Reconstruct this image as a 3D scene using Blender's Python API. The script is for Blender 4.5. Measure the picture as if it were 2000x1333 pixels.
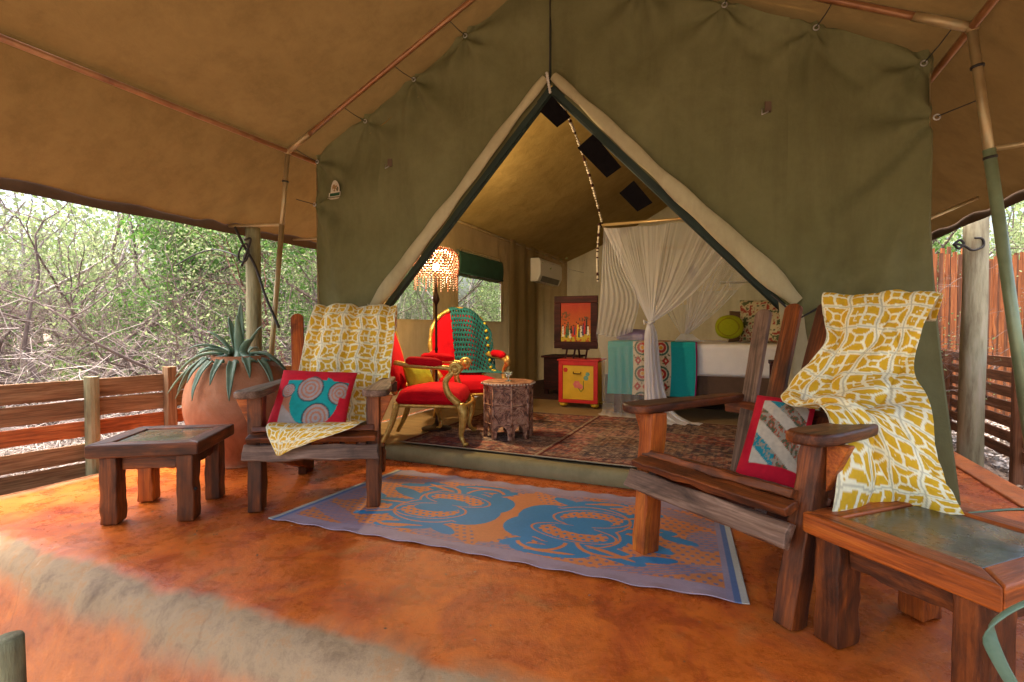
import bpy, math, random
import numpy as np
from mathutils import Vector, Matrix, Quaternion
random.seed(7); rng=np.random.default_rng(7)
for o in list(bpy.data.objects): bpy.data.objects.remove(o)
S=bpy.context.scene; COL=S.collection
# ------------------------------------------------------------ camera, sky, sun, exposure
cd=bpy.data.cameras.new('camera'); cam=bpy.data.objects.new('camera',cd); COL.objects.link(cam)
cam.location=(0,0,1.05); cam.rotation_euler=(math.pi/2-math.atan(.0265),0,0)
cd.sensor_width=36; cd.lens=18.0; cd.clip_start=.05; cd.clip_end=500; S.camera=cam
W=bpy.data.worlds.new('World'); S.world=W; W.use_nodes=True
nt=W.node_tree; nt.nodes.clear()
SUN_EL=math.radians(74); SUN_AZ=math.radians(278)      # azimuth clockwise from +Y: the sun stands high on the left
sk=nt.nodes.new('ShaderNodeTexSky'); sk.sky_type='NISHITA'; sk.sun_disc=False
sk.sun_elevation=SUN_EL; sk.sun_rotation=SUN_AZ; sk.air_density=1.0; sk.dust_density=9.0; sk.ozone_density=.6
bg=nt.nodes.new('ShaderNodeBackground'); bg.inputs[1].default_value=.15
wo=nt.nodes.new('ShaderNodeOutputWorld'); nt.links.new(sk.outputs[0],bg.inputs[0]); nt.links.new(bg.outputs[0],wo.inputs[0])
sd=bpy.data.lights.new('sun','SUN'); sd.energy=.6; sd.angle=math.radians(14); sd.color=(1,.93,.82)
sun=bpy.data.objects.new('sun',sd); COL.objects.link(sun)
sv=Vector((math.sin(SUN_AZ)*math.cos(SUN_EL),math.cos(SUN_AZ)*math.cos(SUN_EL),math.sin(SUN_EL)))
sun.rotation_euler=sv.to_track_quat('Z','Y').to_euler(); sun.location=sv*30
S.view_settings.view_transform='Standard'; S.view_settings.look='None'; S.view_settings.gamma=1
S.view_settings.exposure=2.5; S.view_settings.use_curve_mapping=False
S.render.engine='CYCLES'
try:
    S.cycles.max_bounces=8; S.cycles.transparent_max_bounces=16; S.cycles.diffuse_bounces=5
except Exception: pass
# ------------------------------------------------------------ frames
TH=math.radians(23.2); OX,OY=.266,3.55
ct,st_=math.cos(TH),math.sin(TH)
def L(x,y,z=0): return Vector((OX+x*ct+y*st_, OY-x*st_+y*ct, z))
def La(a):
    a=np.asarray(a,float); return np.stack([OX+a[...,0]*ct+a[...,1]*st_, OY-a[...,0]*st_+a[...,1]*ct, a[...,2]],-1)
# ------------------------------------------------------------ numpy noise
def hsh(ix,iy,s=0):
    n=(ix.astype(np.int64)*374761393+iy.astype(np.int64)*668265263+s*974634777)&0x7fffffff
    n=((n^(n>>13))*1274126177)&0x7fffffff
    return ((n^(n>>16))&0xffff)/65535.
def vnoise(x,y,s=0):
    x=np.asarray(x,float);y=np.asarray(y,float)
    ix=np.floor(x).astype(int);iy=np.floor(y).astype(int);fx=x-ix;fy=y-iy
    fx=fx*fx*(3-2*fx);fy=fy*fy*(3-2*fy)
    a=hsh(ix,iy,s);b=hsh(ix+1,iy,s);c=hsh(ix,iy+1,s);d=hsh(ix+1,iy+1,s)
    return (a*(1-fx)+b*fx)*(1-fy)+(c*(1-fx)+d*fx)*fy
def fbm(x,y,s=0,o=4):
    r=0;a=.5
    for i in range(o): r=r+a*vnoise(x*2**i,y*2**i,s+i); a*=.5
    return r
# ------------------------------------------------------------ materials
MATS={}
def node_mat(name):
    m=bpy.data.materials.new(name); m.use_nodes=True; n=m.node_tree.nodes; n.clear()
    out=n.new('ShaderNodeOutputMaterial'); b=n.new('ShaderNodeBsdfPrincipled')
    m.node_tree.links.new(b.outputs[0],out.inputs[0]); return m,m.node_tree,b,out
def ramp(nt,fac,stops):
    r=nt.nodes.new('ShaderNodeValToRGB'); e=r.color_ramp.elements
    while len(e)<len(stops): e.new(.5)
    for k,(p,c) in enumerate(stops): e[k].position=p; e[k].color=(*c,1)
    nt.links.new(fac,r.inputs[0]); return r.outputs[0]
def coords(nt,kind='Object',scale=(1,1,1),rand=False):
    t=nt.nodes.new('ShaderNodeTexCoord'); mp=nt.nodes.new('ShaderNodeMapping'); mp.inputs['Scale'].default_value=scale
    nt.links.new(t.outputs[kind],mp.inputs[0])
    if rand:
        oi=nt.nodes.new('ShaderNodeObjectInfo'); mu=nt.nodes.new('ShaderNodeMath'); mu.operation='MULTIPLY'; mu.inputs[1].default_value=37
        nt.links.new(oi.outputs['Random'],mu.inputs[0]); nt.links.new(mu.outputs[0],mp.inputs['Location'])
    return mp.outputs[0]
def noise(nt,vec,scale,detail=4,rough=.55,dist=0):
    n=nt.nodes.new('ShaderNodeTexNoise'); n.inputs['Scale'].default_value=scale; n.inputs['Detail'].default_value=detail
    n.inputs['Roughness'].default_value=rough; n.inputs['Distortion'].default_value=dist; nt.links.new(vec,n.inputs['Vector']); return n.outputs['Fac']
def bump(nt,b,h,s,d=.01):
    n=nt.nodes.new('ShaderNodeBump'); n.inputs['Strength'].default_value=s; n.inputs['Distance'].default_value=d
    nt.links.new(h,n.inputs['Height']); nt.links.new(n.outputs[0],b.inputs['Normal'])
def M(name,stops,scale=5,rough=.6,bs=.3,bscale=None,stretch=(1,1,1),rand=True,coat=0,metal=0,dist=0,spec=.5,transl=0,alpha=None,bd=.01,rvar=.0,detail=5):
    m,nt,b,out=node_mat(name); v=coords(nt,'Object',stretch,rand)
    f=noise(nt,v,scale,detail,.6,dist)
    c=ramp(nt,f,stops) if len(stops)>1 else None
    if c: nt.links.new(c,b.inputs['Base Color'])
    else: b.inputs['Base Color'].default_value=(*stops[0][1],1)
    b.inputs['Roughness'].default_value=rough; b.inputs['Metallic'].default_value=metal
    b.inputs['Specular IOR Level'].default_value=spec; b.inputs['Coat Weight'].default_value=coat; b.inputs['Coat Roughness'].default_value=.18
    if rvar:
        mr=nt.nodes.new('ShaderNodeMapRange'); mr.inputs[3].default_value=rough-rvar; mr.inputs[4].default_value=rough+rvar
        mr.inputs[1].default_value=.3; mr.inputs[2].default_value=.7
        nt.links.new(noise(nt,v,scale*1.7,4),mr.inputs[0]); nt.links.new(mr.outputs[0],b.inputs['Roughness'])
    if bs: bump(nt,b,noise(nt,v,bscale or scale*4,4,.65),bs,bd)
    if transl:
        t=nt.nodes.new('ShaderNodeBsdfTranslucent'); mx=nt.nodes.new('ShaderNodeMixShader'); mx.inputs[0].default_value=transl
        if c: nt.links.new(c,t.inputs[0])
        else: t.inputs[0].default_value=(*stops[0][1],1)
        nt.links.new(b.outputs[0],mx.inputs[1]); nt.links.new(t.outputs[0],mx.inputs[2]); nt.links.new(mx.outputs[0],out.inputs[0])
    MATS[name]=m; return m
def canvas_mat(name,c1,c2,transl=0,stain=.0,weave=.15):
    m,nt,b,out=node_mat(name); v=coords(nt)
    f=noise(nt,v,1.6,6,.65); c=ramp(nt,f,[(.3,c1),(.7,c2)])
    f2=noise(nt,v,14,5,.7); mx0=nt.nodes.new('ShaderNodeMix'); mx0.data_type='RGBA'; mx0.blend_type='MULTIPLY'; mx0.inputs[0].default_value=.35+stain
    nt.links.new(c,mx0.inputs[6]); nt.links.new(ramp(nt,f2,[(.3,(.75,.73,.7)),(.65,(1,1,1))]),mx0.inputs[7]); c=mx0.outputs[2]
    nt.links.new(c,b.inputs['Base Color']); b.inputs['Roughness'].default_value=.85; b.inputs['Specular IOR Level'].default_value=.2
    wm=noise(nt,coords(nt,'Object',(3,3,.5)),1.5,6,.7); mw=nt.nodes.new('ShaderNodeMix'); mw.data_type='RGBA'; mw.blend_type='MULTIPLY'; mw.inputs[0].default_value=.5
    nt.links.new(c,mw.inputs[6]); nt.links.new(ramp(nt,wm,[(.38,(.72,.70,.66)),(.55,(1,1,1))]),mw.inputs[7]); c=mw.outputs[2]; nt.links.new(c,b.inputs['Base Color'])
    n1=noise(nt,v,5,8,.62,.5); bump(nt,b,n1,weave*1.3,.05)
    if transl:
        t=nt.nodes.new('ShaderNodeBsdfTranslucent'); mx=nt.nodes.new('ShaderNodeMixShader'); mx.inputs[0].default_value=transl
        nt.links.new(c,t.inputs[0]); nt.links.new(b.outputs[0],mx.inputs[1]); nt.links.new(t.outputs[0],mx.inputs[2]); nt.links.new(mx.outputs[0],out.inputs[0])
    return m
def print_mat(name,rough=.85,weave=400,bs=.15,spec=.25,coat=0,alpha=False):
    m,nt,b,out=node_mat(name); a=nt.nodes.new('ShaderNodeVertexColor'); a.layer_name='Col'
    v=coords(nt); f=noise(nt,v,60,3); mx=nt.nodes.new('ShaderNodeMix'); mx.data_type='RGBA'; mx.blend_type='MULTIPLY'; mx.inputs[0].default_value=.35
    nt.links.new(a.outputs[0],mx.inputs[6]); nt.links.new(ramp(nt,f,[(.3,(.7,.7,.7)),(.7,(1,1,1))]),mx.inputs[7])
    nt.links.new(mx.outputs[2],b.inputs['Base Color']); b.inputs['Roughness'].default_value=rough; b.inputs['Specular IOR Level'].default_value=spec
    b.inputs['Coat Weight'].default_value=coat
    bump(nt,b,noise(nt,v,weave,2),bs,.002); return m
def wood_mat(name,dark,mid,bright,rough=.35,coat=.3,amount=.5):
    m,nt,b,out=node_mat(name)
    v=coords(nt,'Object',(1.2,14,14),True); v2=coords(nt,'Object',(2.0,3.5,3.5),True)
    g=noise(nt,v,1.6,7,.65,.6); p=noise(nt,v2,1.8,5,.6,.8)
    c=ramp(nt,g,[(.25,dark),(.5,mid),(.72,bright)])
    mx=nt.nodes.new('ShaderNodeMix'); mx.data_type='RGBA'; nt.links.new(ramp(nt,p,[(amount-.14,(0,0,0)),(amount+.14,(1,1,1))]),mx.inputs[0])
    nt.links.new(c,mx.inputs[6]); mx.inputs[7].default_value=(*[d*.9+.002 for d in dark],1)
    ex=nt.nodes.new('ShaderNodeMix'); ex.data_type='RGBA'; ex.blend_type='MULTIPLY'; ex.inputs[0].default_value=.8
    gr=noise(nt,coords(nt,'Object',(2,60,60),True),2,3); nt.links.new(mx.outputs[2],ex.inputs[6]); nt.links.new(ramp(nt,gr,[(.35,(.55,.5,.45)),(.6,(1,1,1))]),ex.inputs[7])
    nt.links.new(ex.outputs[2],b.inputs['Base Color'])
    mr=nt.nodes.new('ShaderNodeMapRange'); mr.inputs[3].default_value=rough-.12; mr.inputs[4].default_value=rough+.25; nt.links.new(p,mr.inputs[0]); nt.links.new(mr.outputs[0],b.inputs['Roughness'])
    b.inputs['Coat Weight'].default_value=coat*.4; b.inputs['Coat Roughness'].default_value=.2; b.inputs['Specular IOR Level'].default_value=.3
    bump(nt,b,g,.7,.008); return m
sleeper=wood_mat('sleeper_wood',(.028,.010,.005),(.17,.045,.012),(.42,.105,.018),.38,.14,.55)
sleeper_red=wood_mat('varnished_red_wood',(.10,.022,.007),(.46,.105,.016),(.70,.22,.03),.36,.18,.66)
sleeper_grey=wood_mat('greyed_wood',(.05,.028,.018),(.20,.115,.075),(.36,.23,.16),.5,.1,.6)
fence_wood=wood_mat('fence_board_wood',(.09,.045,.020),(.25,.145,.072),(.38,.25,.135),.7,0,.75)
fence_red=wood_mat('fence_board_red',(.10,.03,.01),(.40,.12,.035),(.55,.2,.06),.55,.1,.75)
fence_dark=wood_mat('fence_board_dark',(.05,.018,.008),(.17,.065,.028),(.28,.12,.06),.7,0,.7)
log_mat=M('weathered_log',[(.3,(.10,.09,.045)),(.5,(.24,.23,.12)),(.7,(.36,.33,.2))],4,.8,.6,18,(4,4,.7),bd=.01)
dark_log=M('dark_log',[(.3,(.05,.03,.02)),(.7,(.2,.14,.08))],5,.8,.6,20,(4,4,.7))
olive=canvas_mat('olive_canvas',(.125,.118,.046),(.175,.166,.072),0)
tan=canvas_mat('tan_canvas',(.185,.108,.032),(.225,.134,.042),.05)
ceil_mat=canvas_mat('ceiling_canvas',(.34,.235,.070),(.42,.30,.10),.05)
beige=canvas_mat('beige_canvas',(.38,.33,.18),(.48,.42,.25),0)
wall_in=canvas_mat('inner_wall_canvas',(.34,.25,.115),(.42,.31,.15),.3)
sill_mat=canvas_mat('sill_canvas',(.22,.19,.095),(.30,.265,.14),0,.2)
trim_mat=M('dark_green_trim',[(.3,(.012,.022,.014)),(.7,(.02,.035,.022))],8,.8,.2)
blind_mat=M('green_blind',[(.3,(.012,.05,.028)),(.7,(.02,.08,.045))],6,.8,.2,transl=.1)
hem_mat=M('brown_hem',[(.3,(.09,.055,.03)),(.7,(.13,.08,.045))],6,.85,.2)
black=M('black_velcro',[(.3,(.006,.005,.005)),(.7,(.010,.008,.008))],30,1,.3,spec=.05)
black_strap=M('black_strap',[(.3,(.012,.01,.008)),(.7,(.03,.022,.015))],30,.7,.2)
pole_mat=M('brass_painted_pole',[(.3,(.30,.20,.08)),(.55,(.42,.30,.14)),(.7,(.40,.36,.2))],6,.38,.1,metal=.35,coat=.2)
pole_red=M('copper_brown_pole',[(.3,(.20,.075,.025)),(.7,(.40,.19,.07))],6,.33,.1,metal=.35,coat=.3)
pole_green=M('green_grey_pole',[(.3,(.18,.23,.12)),(.7,(.30,.36,.20))],6,.4,.1,metal=.2,coat=.2)
gold=M('gold_paint',[(.3,(.42,.24,.045)),(.6,(.68,.46,.13)),(.8,(.78,.6,.25))],25,.33,.5,60,metal=.55)
red_fab=M('red_velvet',[(.3,(.42,.001,.008)),(.7,(.58,.002,.012))],8,.85,.25,80,spec=.15)
crimson=M('crimson_cotton',[(.3,(.50,.010,.022)),(.7,(.66,.018,.034))],8,.85,.25,120)
lime=M('lime_velvet',[(.3,(.38,.42,.01)),(.7,(.52,.55,.02))],9,.75,.25,80)
white_cloth=M('white_linen',[(.3,(.78,.78,.82)),(.7,(.88,.88,.90))],5,.9,.3,12,bd=.02)
teal=M('teal_cotton',[(.3,(.01,.22,.23)),(.7,(.015,.30,.31))],9,.85,.3,40)
teal_yarn=M('teal_yarn',[(.3,(.005,.085,.095)),(.7,(.010,.15,.15))],60,.9,.6,200)
yellow_yarn=M('yellow_yarn',[(.3,(.6,.45,.03)),(.7,(.8,.65,.06))],60,.9,.3,200)
brown_base=M('brown_bed_base',[(.3,(.09,.05,.03)),(.7,(.14,.08,.05))],6,.8,.3)
darkred_wood=wood_mat('mahogany',(.015,.003,.004),(.05,.008,.008),(.09,.014,.010),.6,.0,.6)
iron=M('wrought_iron',[(.3,(.02,.012,.01)),(.7,(.05,.03,.022))],20,.45,.4,metal=.7)
ac_white=M('cream_plastic',[(.3,(.80,.77,.70)),(.7,(.85,.82,.75))],4,.4,.03)
plastic_grey=M('dark_plastic',[(.3,(.10,.09,.08)),(.7,(.14,.13,.11))],4,.5,.05)
yellow_paint=M('yellow_paint',[(.3,(.66,.38,.015)),(.7,(.80,.50,.03))],7,.45,.2)
red_paint=M('red_paint',[(.3,(.52,.012,.012)),(.7,(.68,.03,.02))],7,.42,.2)
pink_paint=M('pink_paint',[(.3,(.7,.12,.12)),(.7,(.8,.25,.2))],30,.5,.1)
blue_paint=M('blue_green_paint',[(.3,(.1,.3,.25)),(.7,(.2,.42,.33))],30,.5,.1)
green_paint=M('green_paint',[(.3,(.08,.2,.04)),(.7,(.14,.3,.06))],30,.5,.1)
knot_dark=M('dark_knot',[(.3,(.004,.003,.002)),(.7,(.012,.008,.005))],30,.9,.2)
steel=M('steel',[(.3,(.45,.43,.4)),(.7,(.6,.58,.54))],20,.35,.1,metal=.8)
terracotta=M('terracotta',[(.3,(.27,.105,.048)),(.5,(.40,.175,.088)),(.72,(.50,.26,.155))],3.2,.8,.5,30,dist=.5,rvar=.1,spec=.15)
leaf_blue=M('agave_leaf',[(.3,(.08,.15,.10)),(.6,(.16,.26,.18)),(.8,(.28,.34,.24))],7,.5,.2,stretch=(1,1,1))
dark_yellow_seam=M('orange_seam',[(.3,(.35,.16,.02)),(.7,(.4,.2,.03))],20,.7,.1)
bark=M('grey_brown_bark',[(.3,(.10,.065,.055)),(.6,(.20,.15,.13)),(.8,(.34,.28,.25))],9,.9,.6,30,(1,1,.4))
bark_red=M('red_brown_bark',[(.3,(.09,.035,.02)),(.7,(.20,.09,.06))],9,.9,.6,30,(1,1,.4))
twig_mat=M('dry_twig',[(.3,(.26,.21,.19)),(.7,(.50,.43,.39))],9,.9,.2)
soil=M('bare_soil',[(.3,(.13,.085,.055)),(.5,(.22,.155,.11)),(.7,(.32,.24,.18))],2.5,.95,.8,25,rand=False,bd=.03)
carved_mat=M('carved_rosewood',[(.40,(.11,.04,.025)),(.5,(.38,.17,.10)),(.60,(.52,.29,.19))],16,.45,.9,55,dist=1.0,bd=.006)
inlay=M('bone_inlay',[(.3,(.5,.45,.36)),(.7,(.65,.6,.5))],30,.4,.1)
bead_mat=M('amber_beads',[(.3,(.16,.04,.02)),(.5,(.30,.10,.06)),(.7,(.42,.24,.18))],45,.2,.0,transl=.12,spec=.6)
bead_pale=M('pale_beads',[(.3,(.22,.12,.10)),(.7,(.42,.30,.25))],45,.2,.0,transl=.15,spec=.6)
plank_floor=M('floor_planks',[(.3,(.20,.13,.06)),(.7,(.34,.23,.11))],3,.6,.3,20,(1,6,1),rand=False)
dark_carpet=M('dark_carpet',[(.3,(.035,.012,.012)),(.7,(.07,.022,.022))],9,.95,.4,60,rand=False)
printm=print_mat('printed_cotton'); print_rug=print_mat('woven_rug',.95,250,.6,.1); print_plastic=print_mat('woven_plastic_mat',.6,180,.35,.4)
print_gloss=print_mat('painted_panel',.6,100,.05,.3,.0)
def leafmat(name,c1,c2,tr=.35):
    m,nt,b,out=node_mat(name); oi=nt.nodes.new('ShaderNodeNewGeometry')
    c=ramp(nt,oi.outputs['Random Per Island'],[(0,c1),(1,c2)]); nt.links.new(c,b.inputs['Base Color']); b.inputs['Roughness'].default_value=.6
    t=nt.nodes.new('ShaderNodeBsdfTranslucent'); nt.links.new(c,t.inputs[0]); mx=nt.nodes.new('ShaderNodeMixShader'); mx.inputs[0].default_value=tr
    nt.links.new(b.outputs[0],mx.inputs[1]); nt.links.new(t.outputs[0],mx.inputs[2]); nt.links.new(mx.outputs[0],out.inputs[0]); return m
leaf_a=leafmat('fresh_leaves',(.06,.17,.02),(.16,.32,.06),.45); leaf_b=leafmat('dusty_leaves',(.15,.21,.08),(.30,.36,.16),.5); leaf_c=leafmat('pale_leaves',(.20,.29,.10),(.38,.45,.22),.5)
litter=leafmat('leaf_litter',(.07,.04,.025),(.30,.20,.13),0); gravel_mat=leafmat('pale_stone_litter',(.22,.18,.15),(.5,.44,.38),0)
# net: density attribute drives coverage (gathered cloth is denser)
m,nt,b,out=node_mat('mosquito_net'); netm=m
b.inputs['Base Color'].default_value=(.92,.93,1,1); b.inputs['Roughness'].default_value=.9
tr=nt.nodes.new('ShaderNodeBsdfTranslucent'); tr.inputs[0].default_value=(.92,.93,1,1); m1=nt.nodes.new('ShaderNodeMixShader'); m1.inputs[0].default_value=.4
nt.links.new(b.outputs[0],m1.inputs[1]); nt.links.new(tr.outputs[0],m1.inputs[2])
tp=nt.nodes.new('ShaderNodeBsdfTransparent'); m2=nt.nodes.new('ShaderNodeMixShader'); a=nt.nodes.new('ShaderNodeVertexColor'); a.layer_name='Col'
nt.links.new(a.outputs[0],m2.inputs[0]); nt.links.new(tp.outputs[0],m2.inputs[1]); nt.links.new(m1.outputs[0],m2.inputs[2]); nt.links.new(m2.outputs[0],out.inputs[0])
m,nt,b,out=node_mat('window_gauze'); gauze=m
b.inputs['Base Color'].default_value=(.12,.26,.17,1); b.inputs['Roughness'].default_value=.9
tp=nt.nodes.new('ShaderNodeBsdfTransparent'); tp.inputs[0].default_value=(.9,.97,.92,1); m2=nt.nodes.new('ShaderNodeMixShader'); m2.inputs[0].default_value=.42
nt.links.new(tp.outputs[0],m2.inputs[1]); nt.links.new(b.outputs[0],m2.inputs[2]); nt.links.new(m2.outputs[0],out.inputs[0])
m,nt,b,out=node_mat('lit_bulb'); bulbm=m; b.inputs['Base Color'].default_value=(1,.8,.5,1); b.inputs['Emission Color'].default_value=(1,.78,.42,1); b.inputs['Emission Strength'].default_value=14
# stained concrete
m,nt,b,out=node_mat('stained_concrete'); concrete=m
v=coords(nt)
n1=noise(nt,v,1.9,9,.7,.7); n2=noise(nt,v,6,9,.75,.25); n3=noise(nt,v,2.3,6,.6,1.5)
c1=ramp(nt,n1,[(.34,(.30,.052,.013)),(.44,(.48,.098,.018)),(.52,(.60,.145,.019)),(.60,(.52,.115,.019)),(.70,(.36,.085,.028))])
c2=ramp(nt,n2,[(.32,(.45,.38,.36)),(.47,(.85,.8,.78)),(.55,(1,1,1)),(.68,(1.25,1.35,1.5))])
mx=nt.nodes.new('ShaderNodeMix'); mx.data_type='RGBA'; mx.blend_type='MULTIPLY'; mx.inputs[0].default_value=.75; nt.links.new(c1,mx.inputs[6]); nt.links.new(c2,mx.inputs[7])
mx2=nt.nodes.new('ShaderNodeMix'); mx2.data_type='RGBA'; nt.links.new(ramp(nt,n3,[(.58,(0,0,0)),(.70,(.45,.45,.45))]),mx2.inputs[0]); nt.links.new(mx.outputs[2],mx2.inputs[6]); mx2.inputs[7].default_value=(.42,.22,.075,1)
at=nt.nodes.new('ShaderNodeVertexColor'); at.layer_name='Col'     # worn bare cement along the rounded edge
mx3=nt.nodes.new('ShaderNodeMix'); mx3.data_type='RGBA'; nt.links.new(at.outputs[0],mx3.inputs[0]); nt.links.new(mx2.outputs[2],mx3.inputs[6])
wc=ramp(nt,n2,[(.32,(.16,.10,.055)),(.45,(.28,.19,.105)),(.53,(.34,.235,.13)),(.62,(.36,.20,.09)),(.72,(.52,.41,.27))]); nt.links.new(wc,mx3.inputs[7])
nt.links.new(mx3.outputs[2],b.inputs['Base Color'])
mr=nt.nodes.new('ShaderNodeMapRange'); mr.inputs[1].default_value=.3; mr.inputs[2].default_value=.7; mr.inputs[3].default_value=.16; mr.inputs[4].default_value=.42; nt.links.new(n2,mr.inputs[0])
ad=nt.nodes.new('ShaderNodeMath'); ad.operation='MULTIPLY_ADD'; nt.links.new(at.outputs[0],ad.inputs[0]); ad.inputs[1].default_value=.4; nt.links.new(mr.outputs[0],ad.inputs[2]); nt.links.new(ad.outputs[0],b.inputs['Roughness'])
b.inputs['Specular IOR Level'].default_value=.32
vo=nt.nodes.new('ShaderNodeTexVoronoi'); vo.feature='DISTANCE_TO_EDGE'; vo.inputs['Scale'].default_value=.9; dn=nt.nodes.new('ShaderNodeMix'); dn.data_type='VECTOR'; dn.inputs[0].default_value=.22
nn_=nt.nodes.new('ShaderNodeTexNoise'); nn_.inputs['Scale'].default_value=2.2; nn_.inputs['Detail'].default_value=8; nt.links.new(v,nn_.inputs['Vector']); nt.links.new(v,dn.inputs[4]); nt.links.new(nn_.outputs['Color'],dn.inputs[5]); nt.links.new(dn.outputs[1],vo.inputs['Vector'])
cm=nt.nodes.new('ShaderNodeMix'); cm.data_type='RGBA'; nt.links.new(ramp(nt,vo.outputs['Distance'],[(.0,(.22,.22,.22)),(.004,(0,0,0))]),cm.inputs[0]); nt.links.new(mx3.outputs[2],cm.inputs[6]); cm.inputs[7].default_value=(.08,.035,.02,1); nt.links.new(cm.outputs[2],b.inputs['Base Color'])
bump(nt,b,noise(nt,v,9,9,.75),.5,.014)
# ------------------------------------------------------------ object helpers
MW={}
def prop(o,label=None,cat=None,group=None,kind=None):
    if label: o['label']=label
    if cat: o['category']=cat
    if group: o['group']=group
    if kind: o['kind']=kind
    return o
def link(o,parent=None,M_=None):
    COL.objects.link(o); M_=M_ or Matrix.Identity(4)
    if parent is not None:
        o.parent=parent; o.matrix_basis=MW[parent].inverted()@M_
    else: o.matrix_basis=M_
    MW[o]=M_; return o
def thing(name,label,cat,loc=(0,0,0),group=None):
    o=bpy.data.objects.new(name,None); o.empty_display_size=.1; link(o,None,Matrix.Translation(Vector(loc))); prop(o,label,cat,group); return o
def mesh(name,v,f,mat,parent=None,smooth=False,M_=None,bevel=0,solid=0,segs=2,sub=0,own=True):
    me=bpy.data.meshes.new(name)
    v=np.asarray(v,float)
    if parent is None and M_ is None:      # origin at the base of the thing
        c=(v.min(0)+v.max(0))/2; c[2]=v[:,2].min(); v=v-c; M_=Matrix.Translation(Vector(c))
    elif parent is not None and M_ is None:
        c=v.mean(0); v=v-c; M_=Matrix.Translation(Vector(c))
    me.from_pydata(v.tolist(),[],f if isinstance(f,list) else f.tolist()); me.materials.append(mat)
    if smooth: me.shade_smooth()
    o=bpy.data.objects.new(name,me); link(o,parent,M_)
    if bevel:
        b=o.modifiers.new('bevel','BEVEL'); b.width=bevel; b.segments=segs; b.limit_method='ANGLE'; b.angle_limit=math.radians(40)
        if not smooth:
            me.shade_smooth(); 
            w=o.modifiers.new('wn','WEIGHTED_NORMAL')
    if solid: s=o.modifiers.new('solid','SOLIDIFY'); s.thickness=solid; s.offset=0
    if sub: s=o.modifiers.new('sub','SUBSURF'); s.levels=s.render_levels=sub
    return o
def quads(r,c,wrap=False):
    i=np.arange(r-1)[:,None]; j=np.arange(c if wrap else c-1)[None,:]; j2=(j+1)%c
    return np.stack([i*c+j,i*c+j2,(i+1)*c+j2,(i+1)*c+j],-1).reshape(-1,4)
class B:
    def __init__(s): s.v=[]; s.f=[]; s.n=0
    def add(s,v,f):
        v=np.asarray(v,float).reshape(-1,3); s.v.append(v); s.f+= [[int(i)+s.n for i in q] for q in f]; s.n+=len(v); return s
    def box(s,c,h,R=None):
        p=np.array([[x,y,z] for x in(-1,1) for y in(-1,1) for z in(-1,1)],float)*np.array(h)
        if R is not None: p=p@np.array(R).T
        return s.add(p+np.array(c),[(0,1,3,2),(4,6,7,5),(0,4,5,1),(2,3,7,6),(0,2,6,4),(1,5,7,3)])
    def tube(s,pts,rad,n=8,cap=True):
        P=np.asarray([list(p) for p in pts],float); k=len(P); rad=np.broadcast_to(np.asarray(rad,float),(k,))
        T=np.gradient(P,axis=0); T/=np.linalg.norm(T,axis=1)[:,None]+1e-9
        up=np.array([0,0,1.]) if abs(T[0][2])<.9 else np.array([1.,0,0]); V=[]
        a=np.cross(T[0],up); a/=np.linalg.norm(a)
        th=np.arange(n)/n*2*math.pi
        for i in range(k):
            a=a-T[i]*a.dot(T[i]); a/=np.linalg.norm(a)+1e-9; b=np.cross(T[i],a)
            V.append(P[i]+rad[i]*(np.cos(th)[:,None]*a+np.sin(th)[:,None]*b))
        F=quads(k,n,True).tolist()
        if cap: F+=[list(range(n))[::-1],[(k-1)*n+j for j in range(n)]]
        return s.add(np.concatenate(V),F)
    def lathe(s,prof,c,n=24,a0=0,cap=True,sx=1,sy=1):
        th=np.arange(n)/n*2*math.pi+a0; V=[]
        for r,z in prof: V.append(np.stack([r*np.cos(th)*sx+c[0],r*np.sin(th)*sy+c[1],np.full(n,z+c[2])],-1))
        F=quads(len(prof),n,True).tolist()
        if cap: F+=[list(range(n))[::-1],[(len(prof)-1)*n+j for j in range(n)]]
        return s.add(np.concatenate(V),F)
    def ball(s,c,r,n=6):
        k=max(3,n//2+1); pr=[(r*math.sin(math.pi*(i+.02)/(k+.04)),-r*math.cos(math.pi*(i+.02)/(k+.04))) for i in range(k+1)]
        return s.lathe(pr,c,n)
    def prism(s,poly,z0,z1,X=(1,0,0),Y=(0,1,0),Z=(0,0,1),O=(0,0,0)):
        X,Y,Z,O=map(lambda q:np.array(q,float),(X,Y,Z,O)); n=len(poly)
        lo=[O+X*p[0]+Y*p[1]+Z*z0 for p in poly]; hi=[O+X*p[0]+Y*p[1]+Z*z1 for p in poly]
        return s.add(lo+hi,[list(range(n))[::-1],[n+i for i in range(n)]]+[[i,(i+1)%n,n+(i+1)%n,n+i] for i in range(n)])
    def make(s,name,mat,parent=None,**k): return mesh(name,np.concatenate(s.v),s.f,mat,parent,**k)
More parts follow.
